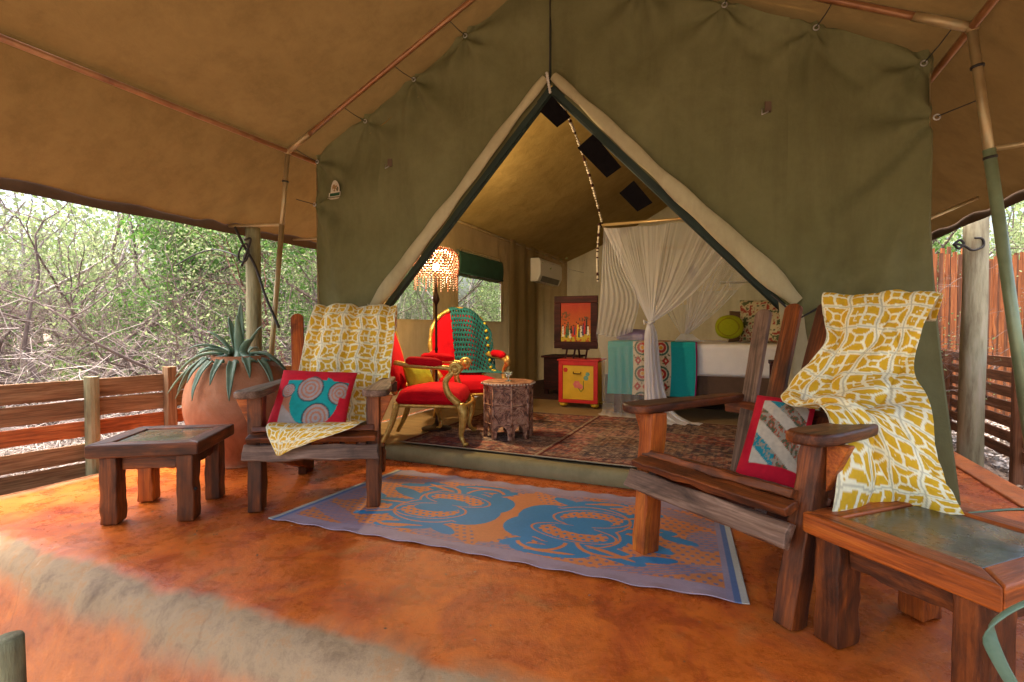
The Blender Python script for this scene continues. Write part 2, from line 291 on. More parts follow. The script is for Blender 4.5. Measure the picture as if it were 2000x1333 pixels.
def plank(name,a,b,w,t,mat,parent=None,up=(0,0,1),rough=.0,bevel=.006,taper=1.0,seed=None,bow=0):
    """box from a to b, own X axis along the grain; w across, t along up"""
    a=Vector(a); b=Vector(b); X=(b-a); ln=X.length; X.normalize(); Z=Vector(up)-X*Vector(up).dot(X); Z.normalize(); Y=Z.cross(X)
    Mx=Matrix((X,Y,Z)).transposed().to_4x4(); Mx.translation=(a+b)/2
    n=10 if rough else 2; xs=np.linspace(-ln/2,ln/2,n); r=np.random.default_rng(int(abs(a.x*991+b.y*773+a.z*57+b.z*31)*100)%99991 if seed is None else seed)
    V=[]
    for i,x in enumerate(xs):
        k=1+(taper-1)*i/(n-1)
        q=np.array([[-w/2*k,-t/2],[0,-t/2],[w/2*k,-t/2],[w/2*k,t/2],[0,t/2],[-w/2*k,t/2]])
        if rough: q=q+r.normal(0,rough,(6,2))
        for y,z in q: V.append([x+(r.normal(0,rough) if rough and i in(0,n-1) else 0),y,z+bow*(1-(2*i/(n-1)-1)**2)])
    F=quads(n,6,True).tolist()+[[5,4,3,2,1,0],[(n-1)*6+j for j in range(6)]]
    return mesh(name,V,F,mat,parent,M_=Mx,bevel=bevel)
def paint(o,cols):
    me=o.data; at=me.color_attributes.new('Col','FLOAT_COLOR','POINT'); c=np.ones((len(me.vertices),4),np.float32); c[:,:3]=cols.reshape(-1,3) if cols.ndim>1 else cols[:,None]
    at.data.foreach_set('color',c.ravel())
def cr(P,n):
    """Catmull-Rom along axis 0, n samples"""
    P=np.asarray(P,float); k=len(P); E=np.concatenate([2*P[:1]-P[1:2],P,2*P[-1:]-P[-2:-1]]); t=np.linspace(0,k-1-1e-9,n); i=t.astype(int); f=(t-i).reshape((-1,)+(1,)*(P.ndim-1))
    a,b,c,d=E[i],E[i+1],E[i+2],E[i+3]
    return .5*((2*b)+(-a+c)*f+(2*a-5*b+4*c-d)*f**2+(-a+3*b-3*c+d)*f**3)
def patch(G,r,c):
    G=cr(G,r); return np.swapaxes(cr(np.swapaxes(G,0,1),c),0,1)
def surf(name,P,mat,parent=None,cols=None,solid=0,smooth=True,mask=None,M_=None):
    r,c=P.shape[:2]; F=quads(r,c)
    if mask is not None: F=F[mask.reshape(-1)]
    o=mesh(name,P.reshape(-1,3),F,mat,parent,smooth=smooth,solid=solid,M_=M_)
    if cols is not None: paint(o,cols.reshape(-1,3) if cols.ndim==3 else cols.reshape(-1))
    return o
def C(px,py,Y): return ((px-1000)/1000*Y, Y, 1.05-(py-640)/1000*Y)
def mixc(a,b,m): m=np.asarray(m)[...,None]; return np.asarray(a)*(1-m)+np.asarray(b)*m
# ============================================================ SETTING
# ground
g=[];N=110
xs=np.sinh(np.linspace(-5,5,N))/math.sinh(5)*140
X,Y=np.meshgrid(xs,xs+2); Zg=-.22+.05*(fbm(X*.6+9,Y*.6)-.5)+np.where(np.hypot(X,Y)>8,.25*fbm(X*.1,Y*.1,5)-.1,0)
yl=(X-OX)*st_+(Y-OY)*ct; Zg=Zg-.5*np.clip((-1.7-yl)/.5,0,1)
gr=surf('ground',np.stack([X,Y,Zg],-1),soil); prop(gr,'brown bare soil around the raised porch','ground',kind='structure')
# porch floor (local frame): flat, rounded worn front edge, sloping face
xs=np.linspace(-3.02,2.74,420); prof=[]
for y in np.linspace(3.2,-1.9,50): prof.append((y,0))
R=.14
for k in range(1,25):
    a=k/24*math.radians(62); prof.append((-1.98-R*math.sin(a)*1.3,-(R-R*math.cos(a))))
y0,z0=prof[-1]
for k in range(1,50): prof.append((y0-k*.009,z0-k*.018))
prof=np.array(prof); P=np.zeros((len(prof),len(xs),3)); P[...,0]=xs[None]; P[...,1]=prof[:,0][:,None]; P[...,2]=prof[:,1][:,None]
edge=np.clip((-1.7-P[...,1])/.4,0,1)
P[...,1]+=edge*.07*(fbm(P[...,0]*1.3,P[...,0]*0,3)-.5)*2+edge*.02*(fbm(P[...,0]*7,P[...,1]*5,4)-.5)
P[...,2]+=edge*.03*(fbm(P[...,0]*5,P[...,1]*5,8)-.5)+edge*.012*(fbm(P[...,0]*22,P[...,1]*22,18)-.5)*np.clip((-1.95-P[...,1])/.05,0,1)
# left and right margins drop to the ground with a ragged edge
P[...,0]+=np.where(np.abs(P[...,0])>2.6,.03*(fbm(P[...,1]*4,P[...,0]*0,12)-.5),0)
wear=np.clip((-1.99-P[...,1]+.10*(fbm(P[...,0]*3,P[...,1]*3,2)-.5)+.05*(fbm(P[...,0]*14,P[...,1]*14,2)-.5))/.045,0,1)*(1.0-.75*np.clip((-.10-P[...,2]+.12*(fbm(P[...,0]*6,P[...,2]*6,9)-.5))/.08,0,1))
wear=np.maximum(wear,np.clip((-2.9-P[...,0])/.06,0,1)*.6); wear=np.clip(wear,0,1)
fl=surf('porch_floor',La(P),concrete,cols=np.repeat(wear[...,None],3,-1)); prop(fl,'orange stained concrete porch floor with rounded worn front edge','floor',kind='structure')
b=B(); b.box((0,0,0),(.02,2.6,.2))
for nm,pts in (('porch_edge',[(-3.0,3.2),(-3.0,-2.0)]),('porch_edge',[(2.72,-2.0),(2.72,3.2)])):
    n=60; t=np.linspace(0,1,n); Q=np.zeros((6,n,3)); zz=[.0,-.01,-.05,-.12,-.3,-.8]; off=[0,.012,.03,.035,.045,.06]; sg=-1 if pts[0][0]<0 else 1
    for i in range(6):
        Q[i,:,0]=pts[0][0]+sg*(off[i]-.008)+.02*(fbm(t*20,t*0+i*.4,6)-.5); Q[i,:,1]=pts[0][1]+(pts[1][1]-pts[0][1])*t; Q[i,:,2]=zz[i]+(.003 if i==0 else 0)
    e=surf(nm,La(Q),concrete,cols=np.repeat((.35+.5*fbm(Q[...,0]*6,Q[...,1]*3,3))[...,None],3,-1)); prop(e,'ragged cement side of the porch floor','floor edge',kind='structure')
# narrow cast strip along the right margin of the porch
st=B(); 
for k,(ya,yb) in enumerate([(-1.4,.40),(.415,1.9),(1.915,3.1)]): 
    st=B(); st.box((0,0,0),(.085,(yb-ya)/2,.03)); R3=np.array([[ct,st_,0],[-st_,ct,0],[0,0,1]])
    vv=np.concatenate(st.v)@R3.T; c=L(2.80,(ya+yb)/2,-.015); o=mesh('kerb_slab',vv,st.f,concrete,fl,M_=Matrix.Translation(c),bevel=.012); paint(o,np.full(8,.25))
# ============================================================ TENT
tent=thing('safari_tent','large olive canvas safari tent with brown fly roof and open triangular doorway','tent',L(0,0,0))
def tsurf(name,P,mat,parent=None,**k): return surf(name,La(P),mat,parent or tent,**k)
EX,EZ,AZ=2.2,2.53,3.58     # eave x, eave z, apex z of the fly
def roofz(x): return AZ-(AZ-EZ)*np.abs(x)/EX
# fly roof; front end lengthened out of view to cut sky light on the porch
xs=np.linspace(-EX,EX,81); ys=np.linspace(-4.5,7.3,96); X,Y=np.meshgrid(xs,ys)
Z=roofz(X)+.012*np.sin(Y*2.1)*np.sin(np.abs(X)/EX*math.pi)-.03*np.sin(np.clip(np.abs(X)/EX,0,1)*math.pi)
tsurf('fly_roof',np.stack([X,Y,Z],-1),tan)
for sg in(-1,1):
    v=np.linspace(0,1,26); Y,V=np.meshgrid(np.linspace(-4.5,7.3,220),v)
    wr=np.sin(Y*9+V*2.5+2*fbm(Y*1.5,V*1.2,4))*(.012*V)+.045*(fbm(Y*1.1+V*1.4,V*1.5,7)-.5)*V
    corner=np.exp(-((Y+.15)/.35)**2)*V
    wr+=corner*.02*np.sin((Y+.15)*22-V*6)
    X=sg*(EX+.70*V+.02*np.sin(math.pi*V)); Z=EZ-.58*V-.05*np.sin(math.pi*V)+wr
    tsurf('fly_skirt',np.stack([X,Y,Z],-1),tan)
    v=np.linspace(0,1,4); Y,V=np.meshgrid(np.linspace(-4.5,7.3,130),v)
    tsurf('hem_band',np.stack([sg*(2.902+.004*V),Y,1.985-.105*V+.004*np.sin(Y*7)],-1),hem_mat)
# front and rear edges of the fly: short valance
# frame: purlins, rafters, poles
def pole(name,pts,r,mat): b=B(); b.tube([L(*p) for p in pts],r,10); return b.make(name,mat,tent,smooth=True)
for sg in(-1,1):
    pole('purlin',[(sg*2.2,-4.45,2.49),(sg*2.2,7,2.49)],.019,dark_log if False else pole_red)
    FY=-.2
    pole('rafter',[(sg*2.2,FY,2.49),(0,FY,3.53)],.019,pole_red)
    pole('rafter_collar',[(sg*2.2,FY,2.49),(sg*1.97,FY,2.599)],.023,pole_mat)
    fx=2.52; g=pole_green if sg>0 else pole_mat
    def pp(z): k=(2.49-z)/2.49; return (sg*(2.2+(fx-2.2)*k),FY,z)
    pole('upright_pole_top',[pp(2.49),pp(1.75)],.018 if sg<0 else .021,pole_mat if sg<0 else pole_mat)
    pole('upright_pole',[pp(1.9),pp(0.0)],.021 if sg<0 else .025,g)
    for z in ((2.3,1.86) if sg>0 else(2.25,)): pole('pole_ring',[pp(z+.006),pp(z-.006)],.028,black_strap)
    b=B(); b.lathe([(.06,0),(.06,.008),(.03,.012),(.028,.05)],L(*pp(0)),14); b.make('pole_foot',steel,tent,smooth=False)
    pole('spreader_bar',[pp(1.9),(sg*2.9,FY-.0,1.94)],.013,pole_mat)
    pole('spreader_bar',[(sg*2.15,.35,1.66),(sg*2.75,1.3,1.97)] if sg>0 else [(-2.2,.5,1.9),(-2.88,.5,1.93)],.012,pole_mat)
    b=B(); b.ball(L(sg*2.2,FY,2.49),.03,10); b.make('frame_joint',pole_mat,tent,smooth=True)
    # two grommet ropes on the side edge are below
pole('ridge_pole',[(0,-4.45,3.54),(0,7,3.54)],.02,pole_red)
pole('guy_line',[(2.31,-.2,1.78),(2.62,.5,1.45)],.004,black_strap)
# front wall with doorway, columns of fabric
GR=[(-2.08,2.45),(-1.575,2.71),(-1.112,2.955),(-.652,3.175),(.62,3.2),(1.096,2.965),(1.572,2.725),(2.07,2.44),(2.13,2.15),(-2.10,2.09)]
def walltop(x):
    base=3.545-.5*abs(x); gx=[-2.1,-1.575,-1.112,-.652,-.2,.2,.62,1.096,1.572,2.1]
    for a,b2 in zip(gx,gx[1:]):
        if a<=x<=b2: return base-.026*math.sin(math.pi*(x-a)/(b2-a))*(1 if abs(x)>.2 else .2)
    return base
def walldisp(x,z):
    d=.03*np.sin(x*2.2+.8)*np.clip((2.6-z)/2,0,1)
    for k,(gx,gz) in enumerate(GR):
        dx,dz=x-gx,z-gz; r=np.hypot(dx,dz)+1e-4; a=np.arctan2(dz,dx)
        d+=.026*np.exp(-r/.6)*np.cos(a*6+k)*np.clip(r/.06,0,1)
    # vertical hanging folds toward the outer edges, where the cloth is slack
    ed=np.clip((np.abs(x)-1.35)/.6,0,1); d+=ed*.034*np.sin(x*17+z*2.2*np.sign(x)+2.0*fbm(x*2,z*1.2,3))*np.clip((2.3-z)/1.2,0,1)
    d+=.035*(fbm(x*1.6+5,z*1.3,9)-.5)
    for (ax,az,bx,bz) in((1.57,2.72,2.10,2.15),(2.13,2.15,1.78,.9),(2.13,2.15,1.93,.6),(2.13,2.15,1.55,1.45),(-2.09,2.45,-1.84,1.25),(-2.09,2.1,-1.93,1.0),(-1.57,2.71,-1.43,1.9),(1.1,2.96,1.5,2.55),(-1.11,2.95,-.75,2.55),(-.65,3.17,-.25,2.9),(1.46,1.1,1.72,1.7),(1.46,1.1,1.98,1.45),(-1.11,2.95,-1.2,2.3),(-2.09,2.45,-1.5,2.1),(1.57,2.72,1.5,2.0)):
        ux,uz=bx-ax,bz-az; ll=math.hypot(ux,uz); ux/=ll; uz/=ll; tt=((x-ax)*ux+(z-az)*uz)/ll; dd=(x-ax)*uz-(z-az)*ux; dd=dd+.03*np.sin(tt*5+ax*3)
        wd=.018+.05*np.clip(tt,0,1); d-=.017*np.exp(-(dd/wd)**2)*np.clip(tt*8,0,1)*np.clip((1-tt)*2,0,1); d+=.010*np.exp(-((dd-1.7*wd)/wd)**2)*np.clip(tt*8,0,1)*np.clip((1-tt)*2,0,1)
    d-=.02*np.exp(-((x-1.32)**2+(z-2.3)**2)/.03)
    return d
def doorz(x): return 2.716-abs(x)*1.06
for sg in(-1,1):
    xs=np.linspace(0.0,2.1,120); P=np.zeros((140,120,3))
    k0=np.argmin(abs(xs-1.44))
    P=[];
    # upper part columns (above the door edge, right to the tent corner)
    xu=xs
    for x in xu:
        lo=doorz(x) if x<1.44 else 0.02; hi=walltop(sg*x); P.append(np.stack([np.full(140,sg*x),np.zeros(140),np.linspace(hi,lo,140)],-1))
    P=np.stack(P,1)
    # split where the doorway ends so the last column next to it hangs down
    for a,b2 in ((0,k0+1),(k0+1,120)):
        Q=P[:,a:b2].copy()
        if a>0: Q[:,0,0]=sg*1.44
        else: Q[:,-1,0]=sg*1.44; Q[:,-1,2]=np.linspace(walltop(sg*1.44),doorz(1.44),140)
        x,z=Q[...,0],Q[...,2]; Q[...,1]=walldisp(x,z)
        bul=np.clip((1.6-z)/1.6,0,1)*np.clip((np.abs(x)-1.7)/.4,0,1)
        if sg>0: Q[...,0]+=bul*.14; Q[...,1]-=bul*.05
        tsurf('front_wall_panel' if a==0 else 'side_flap',Q,olive)
    # hem wrap of the corner
    z=np.linspace(walltop(2.1),.02,60)
    bul=np.clip((1.6-z)/1.6,0,1) if sg>0 else z*0
    xx=sg*2.1+bul*.14*(sg>0); yy=walldisp(sg*2.1+z*0,z)-bul*.05
    Q=np.stack([np.stack([xx,yy,z],-1),np.stack([xx+sg*.012,yy+.01,z],-1),np.stack([xx-sg*.02,yy+.09,z],-1)],0)
    tsurf('corner_hem',Q,olive)
pole('centre_seam',[(0,-.012,3.35),(0.0,-.012,2.72)],.007,trim_mat)
pole('centre_cord',[(0.004,-.03,3.40),(.0,-.03,2.72)],.004,black_strap)
# grommets with cords to the frame
for k,(x,z) in enumerate(GR):
    b=B(); th=np.linspace(0,2*math.pi,13); y=float(walldisp(np.array(x),np.array(z)))-.008
    b.tube([L(x+.014*math.cos(a),y,z+.014*math.sin(a)) for a in th],.004,6,False); b.make('grommet',steel,tent,smooth=True)
    if abs(x)<2.05 or z>2.4:
        tx=x*1.02+(.05 if x>0 else -.05)*.5; tz=3.53-.4727*abs(tx)
        pole('lacing_cord',[(x,y-.01,z),((x+tx)/2,(y-.2)/2,(z+tz)/2-.005),(tx,-.2,tz)],.0028,black_strap)
    else: pole('lacing_cord',[(x,y-.01,z),(x+(.16 if x>0 else -.10),-.12,z+.03)],.0028,black_strap)
for x,z in((1.325,2.307),(-1.334,2.322)):
    y=float(walldisp(np.array(x),np.array(z)))-.012; b=B(); b.box(L(x+.01,y,z+.02),(.018,.004,.03)); b.make('toggle_tab',hem_mat,tent)
    b=B(); b.tube([L(x-.02,y-.012,z+.01),L(x-.022,y-.016,z-.025),L(x+.012,y-.014,z-.012)],.004,6); b.make('toggle_hook',steel,tent,smooth=True)
# door rolls (rolled-back flaps), trim strips
for sg in(-1,1):
    n=40; t=np.linspace(0,1,n); ax=sg*(.015+1.47*t); az=2.735-1.555*t; rad=.022+.026*np.minimum(t*1.5,1)+.004*np.sin(t*9)+.003*np.sin(t*23+1)
    rad=rad*(1-.35*np.clip((t-.93)/.07,0,1))+.003*np.sin(t*37)
    th=np.arange(18)/18*2*math.pi
    nx,nz=(sg*.727,.687)
    P=np.zeros((n,19,3)); 
    for j in range(19):
        a=j/18*2*math.pi; rr=rad*(1+.05*np.sin(3*a+t*9))
        P[:,j,0]=ax+nx*rr*np.cos(a)*1.15+nx*.02; P[:,j,2]=az+nz*rr*np.cos(a)*1.15+nz*.02; P[:,j,1]=-.040+rr*np.sin(a)*.6+.006*np.sin(t*14+2)
    tsurf('rolled_door_flap',P,beige)
    pts=[(sg*(.0+1.47*k),.012,2.695-1.56*k) for k in (0,1)]
    a,b2=L(*pts[0]),L(*pts[1]); plank('door_trim',a,b2,.045,.012,trim_mat,tent,up=L(0,-1,0)-L(0,0,0),bevel=.002)
    pole('door_frame_tube',[(sg*.0,.03,2.66),(sg*1.50,.03,1.07)],.013,trim_mat)
# loose ends of the right flap
P=patch(np.array([[(1.40,-.06,1.20),(1.47,-.07,1.16),(1.53,-.05,1.12)],[(1.42,-.05,1.0),(1.47,-.09,.96),(1.55,-.04,.98)],[(1.46,-.04,.7),(1.50,-.07,.66),(1.62,-.03,.70)],[(1.50,-.04,.4),(1.56,-.06,.35),(1.70,-.03,.4)]]),30,14)
tsurf('loose_flap_end',P,beige,solid=.003)
P=patch(np.array([[(-1.52,-.06,1.24),(-1.46,-.08,1.22),(-1.42,-.05,1.2)],[(-1.50,-.05,1.0),(-1.47,-.09,.96),(-1.43,-.04,.98)],[(-1.52,-.04,.7),(-1.48,-.07,.66),(-1.44,-.03,.70)],[(-1.56,-.04,.1),(-1.5,-.06,.1),(-1.45,-.03,.1)]]),30,14)
tsurf('loose_flap_end',P,beige,solid=.003)
pole('flap_tie',[(1.36,-.1,1.24),(1.50,-.12,1.10),(1.60,-.06,1.16)],.006,black_strap)
# velcro vent patches
for q in([(-.10,2.565),(-.01,2.66),(.135,2.48),(.037,2.425)],[(.182,2.265),(.294,2.345),(.48,2.10),(.383,2.042)],[(.467,1.932),(.561,2.003),(.68,1.85),(.585,1.801)]):
    b=B(); b.prism([(p[0],p[1]) for p in q],0,.004,X=L(1,0,0)-L(0,0,0),Y=(0,0,1),Z=L(0,1,0)-L(0,0,0),O=L(0,.022,0)); b.make('velcro_patch',black,tent)
# maker's badge on the left panel: pale arch, animal shape, green bar, blurred line of lettering
nb=70; u,v=np.meshgrid(np.linspace(-.075,.075,nb),np.linspace(.09,-.085,nb)); P=np.stack([-1.915+u,walldisp(-1.915+u,2.2+v)*.4+walldisp(np.array(-1.915),np.array(2.2))*.6-.026,2.2+v],-1)
arch=(v>-.02)&(np.abs(u)<.052*(1-((v+.02)/.105).clip(0,1)**2)**.6); body=(v<=-.015)&(v>-.056)&(np.abs(u)<.066); line=(v<=-.06)&(v>-.078)&(np.abs(u)<.072)
msk=arch|body|line; col=np.zeros((nb,nb,3))+np.array((.52,.46,.33))
fig=(np.hypot((u+.008)/.026,(v-.022)/.03)<1)|(np.hypot((u-.012)/.012,(v-.045)/.014)<1); col=mixc(col,(.28,.16,.06),fig&(fbm(u*90,v*90)>.42))
col=mixc(col,(.13,.11,.05),np.hypot((u-.024)/.012,(v-.01)/.02)<1)
col=mixc(col,(.02,.07,.025),(v<-.02)&(v>-.048)&(np.abs(u)<.056)); col=mixc(col,(.25,.22,.13),line&(np.sin(u*420)>.55))
tsurf('maker_badge',P,printm,cols=col,mask=msk[:-1,:-1]&msk[1:,1:])
# interior shell
def wallgrid(x,y0,y1,z0,z1,holes,nx,nz,amp=.02):
    Y,Z=np.meshgrid(np.linspace(y0,y1,nx),np.linspace(z1,z0,nz)); 
    mask=np.ones((nz-1,nx-1),bool); yc=(Y[:-1,:-1]+Y[1:,1:])/2; zc=(Z[:-1,:-1]+Z[1:,1:])/2
    for a,b2,c,d in holes: mask&=~((yc>a)&(yc<b2)&(zc>c)&(zc<d))
    d=amp*np.sin(Y*14+2*fbm(Y*2,Z,4))*(1-np.clip(Z/2.3,0,1)*.6)
    return np.stack([x+d,Y,Z],-1),mask
WIN=[(.95,1.85,1.15,2.05),(2.42,3.80,1.15,2.06)]
P,mk=wallgrid(-2.1,.0,5.3,.1,2.46,WIN,220,60,.008); tsurf('side_wall',P,wall_in,mask=mk)
P,mk=wallgrid(-2.02,3.95,7,.1,2.44,[],140,40,.022); tsurf('inner_curtain',P,wall_in)
P,mk=wallgrid(2.1,.0,7,.1,2.46,[(2.4,3.8,1.15,2.05)],140,50,.008); tsurf('side_wall',P,wall_in,mask=mk)
for sg in (-1,1):
    V,Y=np.meshgrid(np.linspace(0,1,30),np.linspace(.03,7,80)); X=sg*2.1*(1-V); Z=2.40+1.0*V-.05*np.sin(math.pi*V)+.02*np.sin(Y*2.6)*np.sin(math.pi*V)+.015*(fbm(Y*3,V*4)-.5)
    tsurf('ceiling_panel',np.stack([X,Y,Z],-1),ceil_mat)
xs=np.linspace(-2.1,2.1,60); V=np.linspace(0,1,30); X,V=np.meshgrid(xs,V); top=3.46-.49*np.abs(X); Z=.1+(top-.1)*V
tsurf('rear_wall',np.stack([X,7+.03*np.sin(X*9)*(1-V),Z],-1),wall_in)
pole('curtain_rail',[(-2.03,.1,2.40),(-2.03,6.9,2.38)],.014,pole_mat)
pole('inner_ridge_pole',[(0,.1,3.42),(0,6.9,3.42)],.017,pole_red)
for a,b2,c,d in WIN:
    w=B(); w.tube([L(-2.09,a,c),L(-2.09,a,d-.1),L(-2.09,a+.1,d+.02),L(-2.09,b2-.1,d+.02),L(-2.09,b2,d-.1),L(-2.09,b2,c)],.012,6); wf=w.make('window',wall_in,tent,smooth=True)
    Y,Z=np.meshgrid(np.linspace(a-.02,b2+.02,8),np.linspace(c-.02,d+.02,8)); surf('mesh_gauze',La(np.stack([Y*0-2.13,Y,Z],-1)),gauze,wf)
    if a>2: zt,zb=d-.02,1.76
    else: zt,zb=d-.02,1.80
    Y,Z=np.meshgrid(np.linspace(a+.01,b2-.01,30),np.linspace(zt,zb,12)); surf('blind',La(np.stack([-2.075+.02*np.sin((Z-zb)/(zt-zb)*math.pi)+.004*np.sin(Y*9),Y,Z],-1)),blind_mat,wf,solid=.003)
    b=B(); b.tube([L(-2.06,a+.02,zb),L(-2.06,b2-.02,zb)],.012,8); b.make('blind_bar',blind_mat,wf,smooth=True)
# lower wall pockets (brown canvas dado)
# platform floor and canvas sill
def lbox(name,x0,x1,y0,y1,z0,z1,mat,parent=None,bevel=0,**k):
    v=[[x,y,z] for x in(x0,x1) for y in(y0,y1) for z in(z0,z1)]; v=La(v); F=[(0,1,3,2),(4,6,7,5),(0,4,5,1),(2,3,7,6),(0,2,6,4),(1,5,7,3)]
    c=v.mean(0); Mx=Matrix.Rotation(-TH,4,'Z'); Mx.translation=Vector(c); hv=[[x-(x0+x1)/2,y-(y0+y1)/2,z-(z0+z1)/2] for x in(x0,x1) for y in(y0,y1) for z in(z0,z1)]
    return mesh(name,hv,F,mat,parent,M_=Mx,bevel=bevel,**k)
platform=o=lbox('tent_platform',-2.12,2.12,.06,7.02,.003,.085,plank_floor); prop(o,'low raised platform under the tent interior','platform',kind='structure')
n=100; t=np.linspace(0,1,n); prof=[(-.035,.002),(-.05,.03),(-.048,.07),(-.03,.098),(.0,.106),(.05,.102),(.13,.092)]
P=np.zeros((len(prof),n,3))
for i,(y,z) in enumerate(prof): P[i,:,0]=-1.42+3.5*t; P[i,:,1]=y+.012*(fbm(t*14,t*0+i*.2,3)-.5); P[i,:,2]=z*(1+.05*(fbm(t*9,t*0,5)-.5))
tsurf('canvas_sill',P,sill_mat)
k=0
for i in range(12):
    y=1.98+i*.09; o=lbox('floorboard',-1.9,2.1,y,y+.084,.086,.094,plank_floor,platform)
o=lbox('bedroom_carpet',-2.05,2.05,3.1,6.98,.0865,.1,dark_carpet); prop(o,'dark red carpet at the back of the bedroom','carpet')
# ============================================================ RUGS
def rugcol(x,y):
    s=.36; ix=np.floor(x/s+.15*(hsh(np.floor(y/s).astype(int),np.floor(y/s).astype(int)*0,3))); iy=np.floor(y/s)
    fx=x/s-ix; fy=y/s-iy; h=hsh(ix.astype(int),iy.astype(int),5); h2=hsh(ix.astype(int),iy.astype(int),9)
    u=np.where(h2>.5,fx,fy); w=np.where(h2>.5,fy,fx)
    red=np.array((.25,.05,.04)); navy=np.array((.04,.04,.06)); cream=np.array((.36,.27,.19)); brown=np.array((.15,.08,.05)); rose=np.array((.36,.16,.13))
    base=np.where((h<.35)[...,None],red,np.where((h<.6)[...,None],brown,np.where((h<.8)[...,None],rose,navy)))
    st=(np.sin((u+.25*np.abs((w*8)%1-.5))*2*math.pi*13)>.1)
    zig=(np.abs(((w*15+np.abs((u*9)%1-.5)*2)%1)-.5)<.22)
    dia=(np.abs((u*8)%1-.5)+np.abs((w*12)%1-.5)<.3)
    c=np.where((h2<.3)[...,None],mixc(base,cream,zig*.8),np.where((h2<.65)[...,None],mixc(base,cream,(st&(np.sin(w*60)>-.3))*.75),mixc(base,rose,dia*.9)))
    c=mixc(c,navy,((w*12)%1<.13)*.7); d2=(np.abs((u*8)%1-.5)+np.abs((w*12)%1-.5)<.14); c=mixc(c,navy,d2*.9)
    c=mixc(c,cream,((fx<.04)|(fy<.04))*.3); c=mixc(c,np.array((.24,.12,.085)),np.full(x.shape,.32)); me_=(vnoise(x*26,y*26,31)>.62); c=mixc(c,cream,me_*.45); c=mixc(c,navy,(vnoise(x*31+5,y*31,33)>.66)*.6)
    return c*(.5+1.0*fbm(x*22,y*22,4))[...,None]*(.75+.5*vnoise(x*60,y*60,14))[...,None]*1.15*(.75+.5*hsh((x*110).astype(int),(y*110).astype(int),2))[...,None]*1.05
def rug(x0,x1,y0,y1,z,off,lab,nx,ny,rot=0):
    X,Y=np.meshgrid(np.linspace(x0,x1,nx),np.linspace(y0,y1,ny)); cx,cy=(x0+x1)/2,(y0+y1)/2
    c=rugcol(X+off,Y+off*.7); e=np.minimum(np.minimum(X-x0,x1-X),np.minimum(Y-y0,y1-Y))
    c=mixc(c,(.10,.02,.02),(e<.05)&(e>.03)); c=mixc(c,(.35,.28,.2),(e<.015))
    X2=cx+(X-cx)*math.cos(rot)-(Y-cy)*math.sin(rot); Y2=cy+(X-cx)*math.sin(rot)+(Y-cy)*math.cos(rot)
    Z=z+.004*fbm(X*3,Y*3,2)
    o=surf('patterned_rug',La(np.stack([X2,Y2,Z],-1)),print_rug,cols=c,solid=.006); prop(o,lab,'rug',group='patterned wool rugs inside the tent'); return o
rug(-1.36,.12,.13,1.95,.106,3,'patterned red and cream rug under the red armchairs',240,290)
rug(-.15,1.75,.075,1.93,.116,11,'patterned dark red rug overlapping the sill beside the right wooden chair',300,290,-.015)
